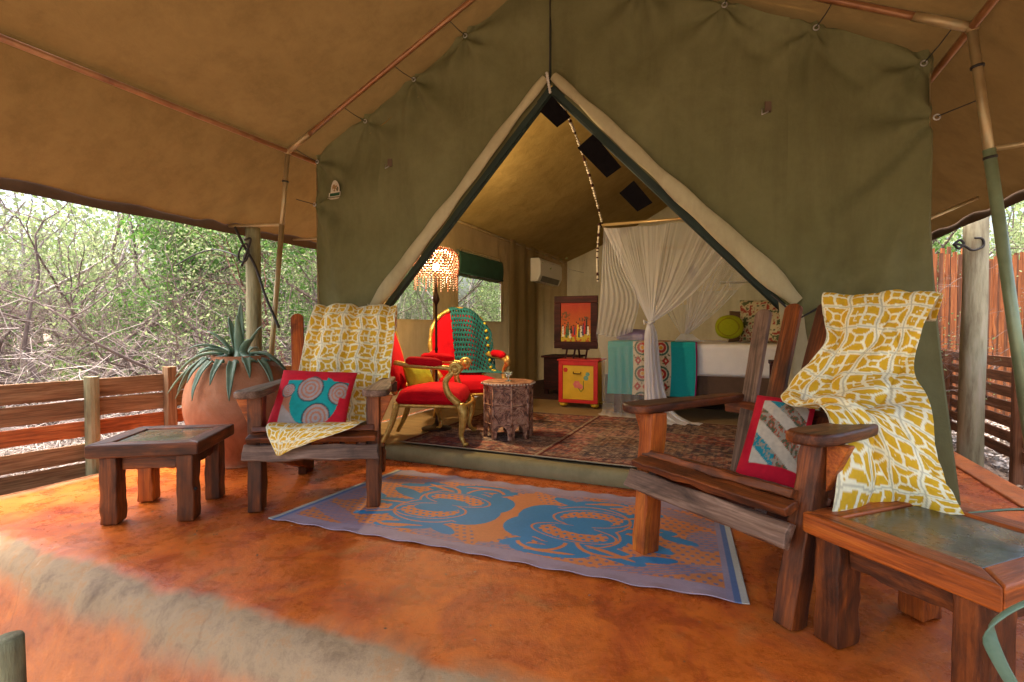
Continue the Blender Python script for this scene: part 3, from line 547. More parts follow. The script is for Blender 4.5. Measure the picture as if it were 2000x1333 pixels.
# blue and orange outdoor mat
A=np.array;rA,rB,rC,rD=A((-1.33,2.774)),A((.893,1.893)),A((1.22,2.90)),A((-.841,3.711))
nx,ny=560,250; s,t=np.meshgrid(np.linspace(0,1,nx),np.linspace(0,1,ny))
P2=(rA*(1-s[...,None])+rB*s[...,None])*(1-t[...,None])+(rD*(1-s[...,None])+rC*s[...,None])*t[...,None]
x=(s-.5)*2.30; y=(t-.5)*1.04
P2=P2+((.008*np.sin(s*40)+.02*np.sin(s*9+1))*(t-.5)*2)[...,None]*A((.1,.4))
def matcol(x,y):
    orange=A((.68,.25,.09)); blue=A((.045,.25,.50)); mauve=A((.38,.30,.37)); dblue=A((.12,.19,.36))
    X=np.where(x<0,-x,x); Yy=np.where(x<0,-y,y)          # half-turn symmetry
    c=np.zeros(x.shape+(3,))+orange
    def ell(px,py,rx,ry,an=0):
        u=(X-px)*math.cos(an)+(Yy-py)*math.sin(an); v=-(X-px)*math.sin(an)+(Yy-py)*math.cos(an); return np.sqrt((u/rx)**2+(v/ry)**2)
    dots=(np.hypot((X*24+.5*(np.floor(Yy*26)%2))%1-.5,(Yy*26)%1-.5)<.24)
    plain=(X<.13+.12*np.cos(Yy*7))
    c=mixc(c,dblue,(dots&~plain)*.8)
    stripe=np.sin((X*.5-Yy)*2*math.pi*42)>-.2
    for (px,py,rx,ry,an) in((.93,.30,.30,.055,-.45),(.86,-.34,.30,.045,.35),(.22,.40,.22,.05,-.35),(1.02,.02,.09,.12,0),(.12,-.40,.20,.045,.2),(.60,.42,.16,.035,.1)):
        q=ell(px,py,rx,ry,an)<1; c=mixc(c,mauve*.55+dblue*.45,q*(.35+.6*stripe))
    body=np.minimum.reduce([ell(.42,.08,.27,.215,.1),ell(.37,-.10,.30,.20,-.15),ell(.20,.06,.16,.17,.3),ell(.19,-.10,.17,.16,0)])
    lobes=np.minimum.reduce([ell(.72,.04,.17,.050,.1),ell(.74,-.12,.15,.048,-.45),ell(.66,.20,.17,.045,.5),ell(.58,-.27,.20,.062,-.35),ell(.34,-.35,.19,.058,.10),ell(.44,.33,.17,.050,.25),ell(.90,-.02,.09,.032,-.3),ell(.24,.31,.10,.04,-.5),ell(.80,-.27,.10,.033,.2),ell(.16,-.31,.08,.04,.6)])
    b1=(body<1)|(lobes<1); c=mixc(c,blue,b1)
    ln_=(np.abs(body-.86)<.022)&(X>.22); c=mixc(c,orange,ln_&(Yy>-.26))
    for q,(px,py,rx,ry,an) in enumerate(((.44,.10,.185,.105,.12),(.39,-.115,.20,.085,-.12))):
        e_=ell(px,py,rx,ry,an); inn=(e_<.92)&~(ell(px+.01,py-(.055 if q else -.045)*-1,rx*.62,ry*.55,an)<1)
        c=mixc(c,orange,inn|(np.abs(e_-1.12)<.035)); c=mixc(c,blue,inn&dots)
    for (qx,qy,rr) in((.36,.035,.062),(.50,.06,.060),(.42,-.055,.066)): c=mixc(c,blue,ell(qx,qy,rr,rr*.85)<1)
    for q in((.60,-.275,.13,.014,-.35),(.34,-.36,.12,.012,.10),(.46,.335,.11,.012,.25),(.68,.195,.10,.012,.5),(.72,.045,.10,.010,.1)): c=mixc(c,orange,ell(*q)<1)
    for (ax,ay,ar,w,a0,a1) in((.58,-.17,.15,.010,-2.8,-.6),(.27,-.24,.12,.010,-2.6,0),(.52,.24,.13,.010,.2,2.4)):
        an_=np.arctan2(Yy-ay,X-ax); c=mixc(c,orange,(np.abs(np.hypot(X-ax,Yy-ay)-ar)<w)&(an_>a0)&(an_<a1)&b1)
    e=1.04/2-np.abs(y); wav=.075+.03*np.abs(np.sin(x*4.6+.6)); bo=(e<wav)&(e>-1); c=mixc(c,mauve,bo)
    ex=1.15-np.abs(x); c=mixc(c,mauve*.9+blue*.1,(ex<.075)); c=mixc(c,dblue,(ex<.05)&(ex>.028)); c=mixc(c,(.55,.53,.44),(ex<.028))
    w=.9+.14*((np.sin(x*900)>0)^(np.sin(y*900)>0)); return c*(w*(.88+.22*fbm(x*5,y*5,3)))[...,None]
Z=.006+.006*fbm(x*5,y*4,6)+.008*np.clip(1-(1.04/2-np.abs(y))/.05,0,1)*np.sin(x*17)**2
mat_o=surf('outdoor_mat',np.dstack([P2,Z]),print_plastic,cols=matcol(x,y),solid=.003); prop(mat_o,'flat blue and orange scroll patterned woven mat on the porch floor','mat')
# ============================================================ ADIRONDACK CHAIRS
def chair(O,Wv,Vv,label,seed):
    O=Vector((O[0],O[1],0)); Wv=Vector((*Wv,0)).normalized(); Vv=Vector((*Vv,0)).normalized(); r=random.Random(seed)
    root=thing('wooden_armchair',label,'chair',O,'rough sleeper-wood armchairs on the porch')
    def P(u,v,z): return O+Wv*u+Vv*v+Vector((0,0,z))
    k=.0022; wide=lambda s:(.04 if seed==2 and s>0 else 0)
    for s in(-1,1):
        plank('leg',P(s*.325+wide(s),-.02 if seed==1 else -.05,0.008),P(s*.325+wide(s)*2,.05 if seed==2 and s>0 else .0,.655),.10,.075,(sleeper_red if (seed==2 and s<0) else sleeper),root,up=Wv,rough=k,bevel=.008)
        # arm: shaped board
        poly=[(-.075,-.085),(-.06,-.125),(-.02,-.145),(.03,-.14),(.065,-.115),(.075,-.06),(.068,.15),(.045,.35),(.04,.66),(-.045,.66),(-.05,.35),(-.065,.15)]
        poly=[(p[0]*s+r.gauss(0,.002),p[1]+r.gauss(0,.002)) for p in poly]
        if s<0: poly=poly[::-1]
        b=B(); b.prism([(p[1],-p[0]) for p in poly],0,.042)
        X=Vv; Yv=-Wv; Mx=Matrix((X,Yv,Vector((0,0,1)))).transposed().to_4x4(); Mx.translation=P(s*.345+wide(s)*2,wide(s),.657)
        mesh('arm',np.concatenate(b.v),b.f,sleeper_grey if seed==1 else sleeper,root,M_=Mx,bevel=.012,segs=3)
        b=B(); b.prism([(0,0),(0,.17),(.075,.17)],-.022,.022,X=Wv*s,Y=(0,0,1),Z=Vv,O=P(s*.363+wide(s)*2,.0+wide(s),.485)); b.make('arm_bracket',sleeper_red,root,bevel=.005)
        plank('side_rail',P(s*.265,-.075,.375),P(s*.265,.92,.045),.05,.125,sleeper,root,rough=k,bevel=.007)
        plank('back_leg',P(s*.272,.74,.008),P(s*.272,.70,.20),.06,.075,sleeper,root,up=Vv,rough=k)
    # seat slats along the width
    for i in range(6):
        v=-.02+i*.105; z=.455-.33*(v+.0)*.95
        plank('seat_slat',P(-.335 if i<1 else -.30,v,z),P(.335+wide(1) if i<1 else .30,v,z),.095,.034,sleeper,root,up=(Vv*.33+Vector((0,0,1))),rough=k*1.3,bevel=.006)
    plank('front_bar',P(-.365,-.115,.355),P(.365+wide(1),-.115,.345),.085,.036,sleeper_grey,root,up=(-Vv*.8+Vector((0,0,.35))),rough=k*1.8,bevel=.007)
    plank('seat_lip',P(-.35,-.085,.435),P(.35+wide(1),-.085,.43),.07,.034,sleeper,root,up=(-Vv*.35+Vector((0,0,1))),rough=k*1.5,bevel=.006)
    plank('back_rail',P(-.40,.63,.63),P(.40+wide(1)*2,.63,.63),.04,.07,sleeper,root,rough=k)
    plank('back_rail',P(-.28,.50,.26),P(.28,.50,.26),.045,.07,sleeper,root,rough=k)
    for i,u in enumerate((-.34,-.17,0,.17,.34)):
        a=P(u*.62,.44,.22); b_=P(u,.865,1.145 if abs(u)>.3 else 1.17)
        X=(b_-a); ln=X.length; X.normalize(); Zv=(Vv*.93-Vector((0,0,.4))); Zv=(Zv-X*Zv.dot(X)).normalized(); Yv=Zv.cross(X)
        w=.043; poly=[(0,-w*.8),(ln*.5,-w*.95),(ln-.03,-w)]+[(ln-.03+.032*math.cos(q),w*math.sin(q)) for q in np.linspace(-math.pi/2,math.pi/2,8)[1:-1]]+[(ln-.03,w),(ln*.5,w*.95),(0,w*.8)]
        b=B(); b.prism([(p[0]-ln/2,p[1]+r.gauss(0,.001)) for p in poly],-.015,.015)
        Mx=Matrix((X,Yv,Zv)).transposed().to_4x4(); Mx.translation=(a+b_)/2
        mesh('back_slat',np.concatenate(b.v),b.f,(sleeper_red if (seed==1) else (sleeper_grey if i==0 else sleeper)),root,M_=Mx,bevel=.005)
    return root
chair((-1.135,2.96),(.992,.128),(-.128,.992),'rough dark wooden armchair left of the doorway with fanned slat back',1)
CO=(.83,2.11);CW=(.51,-.86);CV=(.86,.51)
chair(CO,CW,CV,'large rough wooden armchair at right beside the near side table',2)
# ============================================================ SIDE TABLES
def table(c,U,V,label,hw,hd,lw,ld,seed,h=.435,lt=.1):
    U=Vector((*U,0)).normalized(); V=Vector((*V,0)); V=(V-U*V.dot(U)).normalized(); O=Vector((c[0],c[1],0)); root=thing('side_table',label,'side table',O,'low sleeper-wood side tables on the porch')
    P=lambda u,v,z:O+U*u+V*v+Vector((0,0,z)); fw=.085; T=.07
    for sv,su in((-1,0),(1,0),(0,-1),(0,1)):
        if sv: poly=[(-hw,0),(hw,0),(hw-fw,fw),(-hw+fw,fw)]; X=U if sv<0 else -U; Yv=V if sv<0 else -V; o=P(0,sv*hd,0); hwid=hw
        else: poly=[(-hd,0),(hd,0),(hd-fw,fw),(-hd+fw,fw)]; X=(-V if su<0 else V); Yv=(U if su<0 else -U); o=P(su*hw,0,0)
        b=B(); b.prism(poly,0,T); Mx=Matrix((X,Yv,Vector((0,0,1)))).transposed().to_4x4(); Mx.translation=o+Vector((0,0,h-T))
        mesh('frame_board',np.concatenate(b.v),b.f,sleeper_red if seed==2 else sleeper,root,M_=Mx,bevel=.009,segs=3)
    b=B(); b.prism([(-hw+fw+.004,-hd+fw+.004),(hw-fw-.004,-hd+fw+.004),(hw-fw-.004,hd-fw-.004),(-hw+fw+.004,hd-fw-.004)],0,T-.008)
    Mx=Matrix((U,V,Vector((0,0,1)))).transposed().to_4x4(); Mx.translation=O+Vector((0,0,h-T)); mesh('inset_panel',np.concatenate(b.v),b.f,slate,root,M_=Mx,bevel=.003)
    for su in(-1,1):
        for sv in(-1,1):
            mt=[sleeper,sleeper,sleeper_red,sleeper_red][(su>0)*1+(sv>0)*2] if seed==2 else (sleeper_red if su<0 and sv>0 else sleeper)
            plank('leg',P(su*lw,sv*ld,0.005),P(su*lw,sv*ld,h-T-.002),lt,lt*.85,mt,root,up=U,rough=.002,bevel=.008)
    for sv in(-1,1): plank('apron',P(-lw+.05,sv*(ld+.0),h-T-.045),P(lw-.05,sv*ld,h-T-.045),.03,.07,sleeper,root,rough=.003)
    for su in(-1,1): plank('apron',P(su*lw,-ld+.05,h-T-.045),P(su*lw,ld-.05,h-T-.045),.03,.07,sleeper,root,rough=.003)
    return root
slate=M('slate_inset',[(.34,(.018,.016,.010)),(.46,(.055,.045,.022)),(.55,(.20,.09,.025)),(.62,(.10,.075,.03)),(.70,(.05,.045,.028))],2.6,.26,.3,9,dist=.6,coat=.15,rvar=.08)
table((-1.985,2.93),(.985,.17),(-.2,.97),'small low table with slate inset beside the left wooden armchair',.27,.27,.185,.18,1,.44,.1)
table((1.355,1.575),(.36,-.93),(.93,.36),'large near table with glossy slate inset in the right foreground',.275,.29,.20,.215,2,.425,.105)
for (px_,py_,Y_,rr_) in((377,957,2.755,.010),):
    tb_=[o_ for o_ in bpy.data.objects if o_.name.startswith('side_table')][0]; b=B(); b.ball(C(px_,py_,Y_),rr_,8); b.make('knot_hole',knot_dark,tb_,smooth=True)
# ============================================================ THROWS
def yellow(u,v,s=1):
    ocher=A((.70,.42,.022)); pale=A((.92,.88,.62)); dk=A((.12,.10,.05))
    u=u+.006*np.sin(v*40)+.006*(fbm(u*12,v*12,5)-.5); v=v+.006*np.sin(u*37)
    n=.118*s; r_=np.floor(v/n); uu=u+n*.5*(r_%2)*0; fu=(uu/n)%1-.5; fv=(v/n)%1-.5; pn=fbm(u*34,v*34,8)-.47
    c=np.zeros(u.shape+(3,))+ocher; au,av=np.abs(fu),np.abs(fv)
    bord=(au>.41+.05*pn)|(av>.41+.05*pn); mid=(np.minimum(au,av)<.045+.06*pn)
    pet=np.minimum(np.abs(np.hypot(au-.5,av)-.36),np.abs(np.hypot(au,av-.5)-.36))<.032
    circ=np.abs(np.hypot(fu,fv)-.16)<.030
    typ=(hsh(np.floor(uu/n).astype(int),r_.astype(int),5)>.45)
    c=mixc(c,pale,np.where(typ,pet|circ,mid|(np.abs(np.maximum(au,av)-.24)<.02)&(pn>0))); c=mixc(c,pale,bord)
    dl=((au>.475)|(av>.475)); c=mixc(c,dk,dl*.4); c=c*(.9+.25*fbm(u*8,v*8,2))[...,None]
    return c
def throw(name,G,r,c,label,fold,seed,size,sc=1.0):
    P=patch(np.array(G),r,c); 
    # arc length uv
    du=np.linalg.norm(np.diff(P,axis=1),axis=2).mean(0); u=np.concatenate([[0],np.cumsum(du)]); dv=np.linalg.norm(np.diff(P,axis=0),axis=2).mean(1); v=np.concatenate([[0],np.cumsum(dv)])
    Uu,Vv=np.meshgrid(u,v)
    N=np.cross(np.gradient(P,axis=1),np.gradient(P,axis=0)); N/=np.linalg.norm(N,axis=2)[...,None]+1e-9
    P=P-N*fold(Uu/u[-1],Vv/v[-1])[...,None]
    o=surf(name,P,printm,cols=yellow(Uu,Vv,sc),solid=.004); prop(o,label,'blanket','yellow patterned throws on the wooden chairs') ; return o
def C1(u,v,z): return (-1.135+.992*u-.128*v,2.96+.128*u+.992*v,z)
def vs(z): return .44+(z-.22)*.447
def rowL(z,us,dv=.060): return [C1(u,vs(z)-dv,z) for u in us]
G=[[C1(u,.96,1.02) for u in(-.20,-.03,.18,.37)],[C1(u,.90,1.20) for u in(-.21,-.03,.18,.38)],rowL(1.12,(-.215,-.04,.17,.38)),rowL(.98,(-.24,-.05,.17,.38)),rowL(.84,(-.25,-.06,.16,.37)),rowL(.70,(-.26,-.07,.16,.36)),rowL(.56,(-.27,-.08,.15,.34),.07),
 [C1(-.27,.36,.425),C1(-.08,.36,.42),C1(.15,.36,.42),C1(.33,.36,.42)],[C1(-.26,.16,.47),C1(-.08,.15,.465),C1(.12,.15,.465),C1(.30,.16,.465)],[C1(-.25,-.05,.505),C1(-.08,-.06,.50),C1(.08,-.06,.50),C1(.27,-.04,.50)],
 [C1(-.225,-.150,.475),C1(-.12,-.158,.47),C1(.0,-.155,.475),C1(.20,-.145,.48)],[C1(-.165,-.18,.36),C1(-.15,-.185,.355),C1(-.12,-.182,.37),C1(-.06,-.178,.40)]]
throw('throw_blanket',G,200,150,'yellow and white patterned throw over the left wooden armchair, corner hanging off the seat',lambda u,v:(.040*np.abs(np.sin(u*8.2+1.8*v+1.5+.8*fbm(u*3,v*2,3)))**.6+.03*np.abs(np.sin(u*4.3-2.4*v+.7))**.7+.006*np.sin(u*31+v*5)-.02)*(np.clip(v*5,0.25,1))*np.clip((.78-v)*4,.06,1)+.015*(fbm(u*5,v*6,3)-.5),1,1,.95)
def CH(u,v,z): # right chair frame
    w=Vector((*CW,0)); q=Vector((*CV,0)); p=Vector((*CO,0))+w*u+q*v; return (p.x,p.y,z)
G=[[CH(.0,.95,1.08),CH(.12,.96,1.08),CH(.28,.96,1.08),CH(.41,.95,1.08)],[CH(-.03,.885,1.215),CH(.12,.89,1.20),CH(.28,.89,1.21),CH(.45,.89,1.185)],
 [CH(.01,.80,1.12),CH(.16,.79,1.12),CH(.30,.80,1.12),CH(.44,.81,1.11)],[CH(.08,.715,.985),CH(.18,.70,.98),CH(.31,.72,.98),CH(.42,.75,.98)],[CH(.02,.64,.85),CH(.12,.62,.84),CH(.27,.64,.85),CH(.43,.70,.86)],
 [CH(-.03,.54,.72),CH(.12,.49,.72),CH(.32,.50,.76),CH(.52,.58,.77)],[CH(.12,.38,.70),CH(.26,.34,.75),CH(.42,.36,.745),CH(.58,.46,.66)],[CH(.30,.26,.73),CH(.40,.27,.745),CH(.50,.32,.66),CH(.62,.42,.56)],
 [CH(.45,.06,.60),CH(.48,.24,.55),CH(.53,.33,.52),CH(.66,.40,.48)],[CH(.45,.02,.36),CH(.47,.24,.37),CH(.53,.36,.40),CH(.70,.40,.42)]]
throw('throw_blanket',G,240,170,'yellow and white patterned throw heaped over the right wooden armchair and its arm',lambda u,v:(.022*np.abs(np.sin(u*7+7*v+.9*fbm(u*4,v*3,5)))**.55+.024*np.abs(np.sin(u*5-8*v+1.2+fbm(u*3,v*3,2)))**.55-.02+.010*np.sin(v*34+u*13)*np.clip(1-abs(v-.5)*4,0,1))*np.clip(v*4,.1,1)+.025*(fbm(u*6,v*10,8)-.5),2,1,1.05)
# second hanging end on the outer side of the right chair
G=[[CH(.40,.62,.68),CH(.46,.50,.70),CH(.50,.40,.70),CH(.50,.30,.69)],[CH(.44,.66,.50),CH(.49,.55,.50),CH(.50,.44,.52),CH(.50,.33,.50)],[CH(.42,.68,.30),CH(.50,.56,.28),CH(.47,.45,.30),CH(.50,.33,.30)],[CH(.43,.70,.12),CH(.48,.58,.10),CH(.50,.46,.12),CH(.49,.34,.14)]]
# ============================================================ CUSHIONS
def cushion(name,cen,Ux,Uy,w,h,t,label,colf=None,mat=None,n=46,parent=None,shape=4.0,cat='cushion'):
    cen,Ux,Uy=Vector(cen),Vector(Ux).normalized(),Vector(Uy); Uy=(Uy-Ux*Uy.dot(Ux)).normalized(); Nn=Ux.cross(Uy)
    if name=='round': pass
    s=np.linspace(-1,1,n); a,b_=np.meshgrid(s,s); V=[];F=[]
    if shape<3: A_,B_=a*np.sqrt(1-b_**2/2),b_*np.sqrt(1-a**2/2)
    else: A_,B_=a,b_
    for side in(1,-1):
        e=(1-np.abs(a)**2.6)*(1-np.abs(b_)**2.6); th=t*.5*np.power(np.clip(e,0,1),.42)
        pin=1-.05*(1-np.abs(a)**2)*np.abs(b_)**2; pin2=1-.05*(1-np.abs(b_)**2)*np.abs(a)**2
        X=A_*w/2*pin2; Y=B_*h/2*pin; Z=side*th+.006*fbm(a*4+7,b_*4,int(t*100))-.003
        V.append(np.stack([X,Y,Z],-1).reshape(-1,3)); q=quads(n,n)
        if side<0: q=q[:,::-1]+n*n
        F.append(q)
    V=np.concatenate(V);F=np.concatenate(F)
    Mx=Matrix((Ux,Uy,Nn)).transposed().to_4x4(); Mx.translation=cen
    o=mesh('cushion',V,F,mat or printm,parent,smooth=True,M_=Mx)
    if colf is not None:
        c=colf(a,b_); c2=colf(a,b_); paint(o,np.concatenate([c.reshape(-1,3),c2.reshape(-1,3)]))
    prop(o,label,cat); return o
def cu_left(a,b_):
    red=A((.60,.012,.03)); te=A((.01,.33,.33)); c=np.zeros(a.shape+(3,))+red
    inn=(np.abs(a+.0-.12)<.82)&(np.abs(b_+.12)<.80)&~((a>.62)&(b_>-.55)&(b_<.55)&(a<.9)&(b_>.1))
    c=mixc(c,A((.42,.36,.33)),inn*(a<-.2)*(b_<-.2)); c=mixc(c,A((.5,.22,.13)),inn*(np.abs(a+b_*.9+.75)<.22)); 
    shirt=(np.hypot((a-.12)/.62,(b_+.15)/.85)<1)|((np.abs(b_-.25)<.27)&(np.abs(a-.1)<.80))
    c=mixc(c,te,shirt&~((np.abs(a-.12)<.2)&(b_>.55)))
    for (x,y,r) in((-.05,.22,.34),(.72,.12,.30),(.25,-.72,.36),(-.62,.15,.18)):
        q=np.hypot((a-x),(b_-y)*.75)/r; ring=np.sin(q*22)>0; m=(q<1)&shirt if x>-.6 else (q<1)
        c=mixc(c,np.where(ring[...,None],A((.45,.2,.13)),A((.35,.33,.33))),m); c=mixc(c,A((.03,.10,.12)),m&(q>.9))
    return c*(.85+.3*fbm(a*8,b_*8,4))[...,None]
def frame_v(p,q,r_): pass
def cush_px(cs,Ys,t,label,colf,cat='cushion',**k):
    """corners tl,tr,br,bl as points"""
    tl,tr,br,bl=[Vector(C(x,y,Y)) for (x,y),Y in zip(cs,Ys)]
    cen=(tl+tr+br+bl)/4; Ux=(tr-tl+br-bl)/2; Uy=(tl-bl+tr-br)/2
    return cushion('c',cen,Ux,Uy,Ux.length*1.04,Uy.length*1.04,t,label,colf,n=90,cat=cat,**k)
cush_px([(530,724),(676,736),(690,836),(546,838)],[3.22,3.24,3.02,3.00],.12,'red and teal circle-print cushion on the left wooden armchair',cu_left)
def cu_right(a,b_):
    c=np.zeros(a.shape+(3,))+A((.58,.008,.03)); inn=(a>-.62)&(a<.85)&(np.abs(b_)<.74)
    d=(a*.55+b_)*1.0; k=np.floor((d+2)*3.2); m=k%2; cr_=A((.62,.56,.44)); pn=fbm(a*14,b_*14,3)
    camo=np.where((pn>.52)[...,None],A((.10,.13,.07)),np.where((pn>.42)[...,None],A((.42,.10,.05)),A((.36,.33,.25))))
    cc=np.where((m>0)[...,None],cr_*(.9+.2*pn[...,None]),camo); tq=(k%4==0)&(a>-.6)&(a<.1); cc=mixc(cc,A((.02,.28,.35)),tq*(pn>.4))
    return mixc(c,cc,inn)*(.88+.2*fbm(a*9,b_*9,6))[...,None]
p=lambda u,v,z:Vector(CH(u,v,z))
tl,tr,br,bl=Vector(C(1500,778,2.30)),Vector(C(1606,802,2.18)),Vector(C(1556,952,1.97)),Vector(C(1418,934,2.10))
cen=(tl+tr+br+bl)/4+Vector((0,0,.0)); Ux=(tr-tl+br-bl)/2; Uy=(tl-bl+tr-br)/2
cush_px([(1502,774),(1608,800),(1552,952),(1416,936)],[2.50,2.36,2.08,2.22],.13,'crimson cushion with slanting cream and camouflage stripes on the right armchair',cu_right)
# ============================================================ RED ARMCHAIRS
def fauteuil(O,F,label,seed,W_=.62):
    O=Vector((O[0],O[1],.108)); V=-Vector((*F,0)).normalized(); U=Vector((V.y,-V.x,0))   # V points to the back, U to sitter's left/right
    root=thing('gilt_armchair',label,'chair',O,'red velvet armchairs with gilt frames'); P=lambda u,v,z:O+U*u+V*v+Vector((0,0,z))
    hw=W_/2
    # seat
    n=26;s=np.linspace(-1,1,n);a,b_=np.meshgrid(s,s); V1=[];Fc=[]
    for side in(1,-1):
        if side>0: z=.36+.11*np.power(np.clip((1-np.abs(a)**3.5)*(1-np.abs(b_)**3.5),0,1),.35)
        else: z=.36-.06*np.power(np.clip((1-np.abs(a)**8)*(1-np.abs(b_)**8),0,1),.3)
        wx=hw*(.88-.10*b_)*a; vy=b_*.27+.02*np.cos(a*1.5)*(b_<0)*-1
        pts=np.array([P(x,y,q) for x,y,q in zip(wx.ravel(),vy.ravel(),z.ravel())]); V1.append(pts); q=quads(n,n); Fc.append(q if side>0 else q[:,::-1]+n*n)
    mesh('seat',np.concatenate(V1),np.concatenate(Fc),red_fab,root,smooth=True)
    b=B(); b.tube([P(hw*.98*a_,v_,.315) for a_,v_ in((-.78,.27),(-.93,-.0),(-.98,-.27),(-.5,-.31),(0,-.32),(.5,-.31),(.98,-.27),(.93,0),(.78,.27))],.014,8); b.make('seat_rail',gold,root,smooth=True)
    for su in(-1,1):
        pts=[(su*hw*.93,-.26,.33),(su*hw*1.0,-.285,.27),(su*hw*.98,-.28,.18),(su*hw*.9,-.265,.09),(su*hw*.93,-.285,.035),(su*hw*1.0,-.31,.012)]
        b=B(); q=cr(np.array([P(*p_) for p_ in pts]),22); b.tube(q,np.interp(np.linspace(0,1,22),[0,.2,.6,.85,1],[.036,.038,.02,.016,.028]),10); b.make('leg',gold,root,smooth=True)
        pts=[(su*hw*.76,.26,.33),(su*hw*.78,.29,.2),(su*hw*.80,.33,.1),(su*hw*.82,.38,.005)]
        b=B(); b.tube(cr(np.array([P(*p_) for p_ in pts]),12),np.linspace(.028,.017,12),8); b.make('leg',gold,root,smooth=True)
        # arm rail, pad, scroll, support
        q=cr(np.array([P(*p_) for p_ in((su*hw*.80,.27,.66),(su*hw*.98,.10,.64),(su*hw*1.06,-.10,.63),(su*hw*1.06,-.20,.62))]),16); b=B(); b.tube(q,.02,8); b.make('arm_rail',gold,root,smooth=True)
        q=cr(np.array([P(*p_) for p_ in((su*hw*.90,.17,.675),(su*hw*1.0,.05,.675),(su*hw*1.06,-.12,.66))]),14); b=B(); b.tube(q,np.interp(np.linspace(0,1,14),[0,.12,.88,1],[.018,.038,.038,.018]),10); b.make('arm_pad',red_fab,root,smooth=True)
        b=B(); th=np.linspace(0,2*math.pi*1.4,26); b.tube([P(su*hw*1.06,-.225+(.045-.02*t_/9)*math.cos(t_)*-1,.615+(.045-.02*t_/9)*math.sin(t_)) for t_ in th],.018,8); b.ball(P(su*hw*1.06,-.225,.615),.036,10); b.make('arm_scroll',gold,root,smooth=True)
        q=cr(np.array([P(*p_) for p_ in((su*hw*1.06,-.215,.60),(su*hw*1.03,-.15,.52),(su*hw*1.02,-.17,.42),(su*hw*.97,-.25,.335))]),16); b=B(); b.tube(q,np.linspace(.022,.03,16),8); b.make('arm_support',gold,root,smooth=True)
    # oval back, leaning
    def bk(u,z): return P(u,.27+(z-.35)*.26,z)
    ol=[(-.19,.40),(-.26,.55),(-.295,.72),(-.28,.90),(-.22,1.03),(-.12,1.11),(0,1.14),(.12,1.11),(.22,1.03),(.28,.90),(.295,.72),(.26,.55),(.19,.40)]
    sc=hw/.31; path=cr(np.array([bk(u*sc,z) for u,z in ol]),60); b=B(); b.tube(path,.022+.004*np.sin(np.arange(60)*1.3),8); b.make('back_frame',gold,root,smooth=True)
    nr,nc=24,20; G=np.zeros((nr,nc,3)); Gb=G.copy()
    path2=cr(np.array(ol),60); cz=.74
    for i in range(nr):
        for j in range(nc):
            pu,pz=path2[int(j/(nc-1)*59)]; f=i/(nr-1); u=pu*f*.95*sc; z=cz+(pz-cz)*f*.97 if False else .42+(pz-.42)*f*.97; pt=bk(u,z)
            bul=.06*(1-f**4)*min(1,(z-.40)/.1); G[i,j]=pt-V*bul; Gb[i,j]=pt+V*.02
    b=B(); b.add(G.reshape(-1,3),quads(nr,nc).tolist()); b.add(Gb.reshape(-1,3),quads(nr,nc)[:,::-1].tolist()); b.make('backrest',red_fab,root,smooth=True)
    return root,P,bk
ch1,P1,bk1=fauteuil((-.66,4.33),(.99,-.03),'red velvet armchair with gold scrolled arms just inside the doorway, facing right',1,.62)
ch2,P2_,bk2=fauteuil(C(912,0,5.05)[:2],(.28,-.96),'red velvet armchair draped with a teal crochet blanket beside the tent window',2,.66)
# crochet blanket over the second chair
rows=[];
n1,n2=84,60
us=np.linspace(-.10,.335,n2); 
for i in range(n1):
    t=i/(n1-1)
    row=[]
    for u in us:
        zt=1.15-.9*max(0,(abs(u)-.05))**2*3.2
        if t<.16: z=zt-(.16-t)*1.2+.0; back=.055
        else: z=zt-(t-.16)*1.05; back=-.085
        d=0; k=min(1,abs(t-.16)/.05); back=back*k
        if z<.50: zz=max(.485,z); fwd=-.085-(.50-z)*1.0; z=zz; back=min(back,fwd)
        sh=.06*(t-.3)
        p_=P2_(u+sh,.27+(z-.35)*.26+back+.012*math.sin(u*30+t*4),z+.012); row.append(p_)
    rows.append(row)
P=np.array(rows); hole=np.zeros((n1-1,n2-1),bool)
ii,jj=np.meshgrid(np.arange(n1-1),np.arange(n2-1),indexing='ij'); hole=((ii%4)<2)&(((jj+2*((ii//4)%2))%4)<2)
o=surf('crochet_blanket',P,teal_yarn,mask=~hole,solid=.008); prop(o,'teal open crochet blanket over the back of the rear red armchair','blanket')
b=B()
for i in range(16,70,6): b.ball(P[i,n2-9]+np.array((-.0,-.014,.0)),.017,6)
b.make('yellow_edging',yellow_yarn,o,smooth=True)
cushion('c',P1(.05,.14,.52),(.35,.7,.1),(-.3,.1,.9),.30,.28,.12,'lime green cushion on the front red armchair',None,lime,n=30)
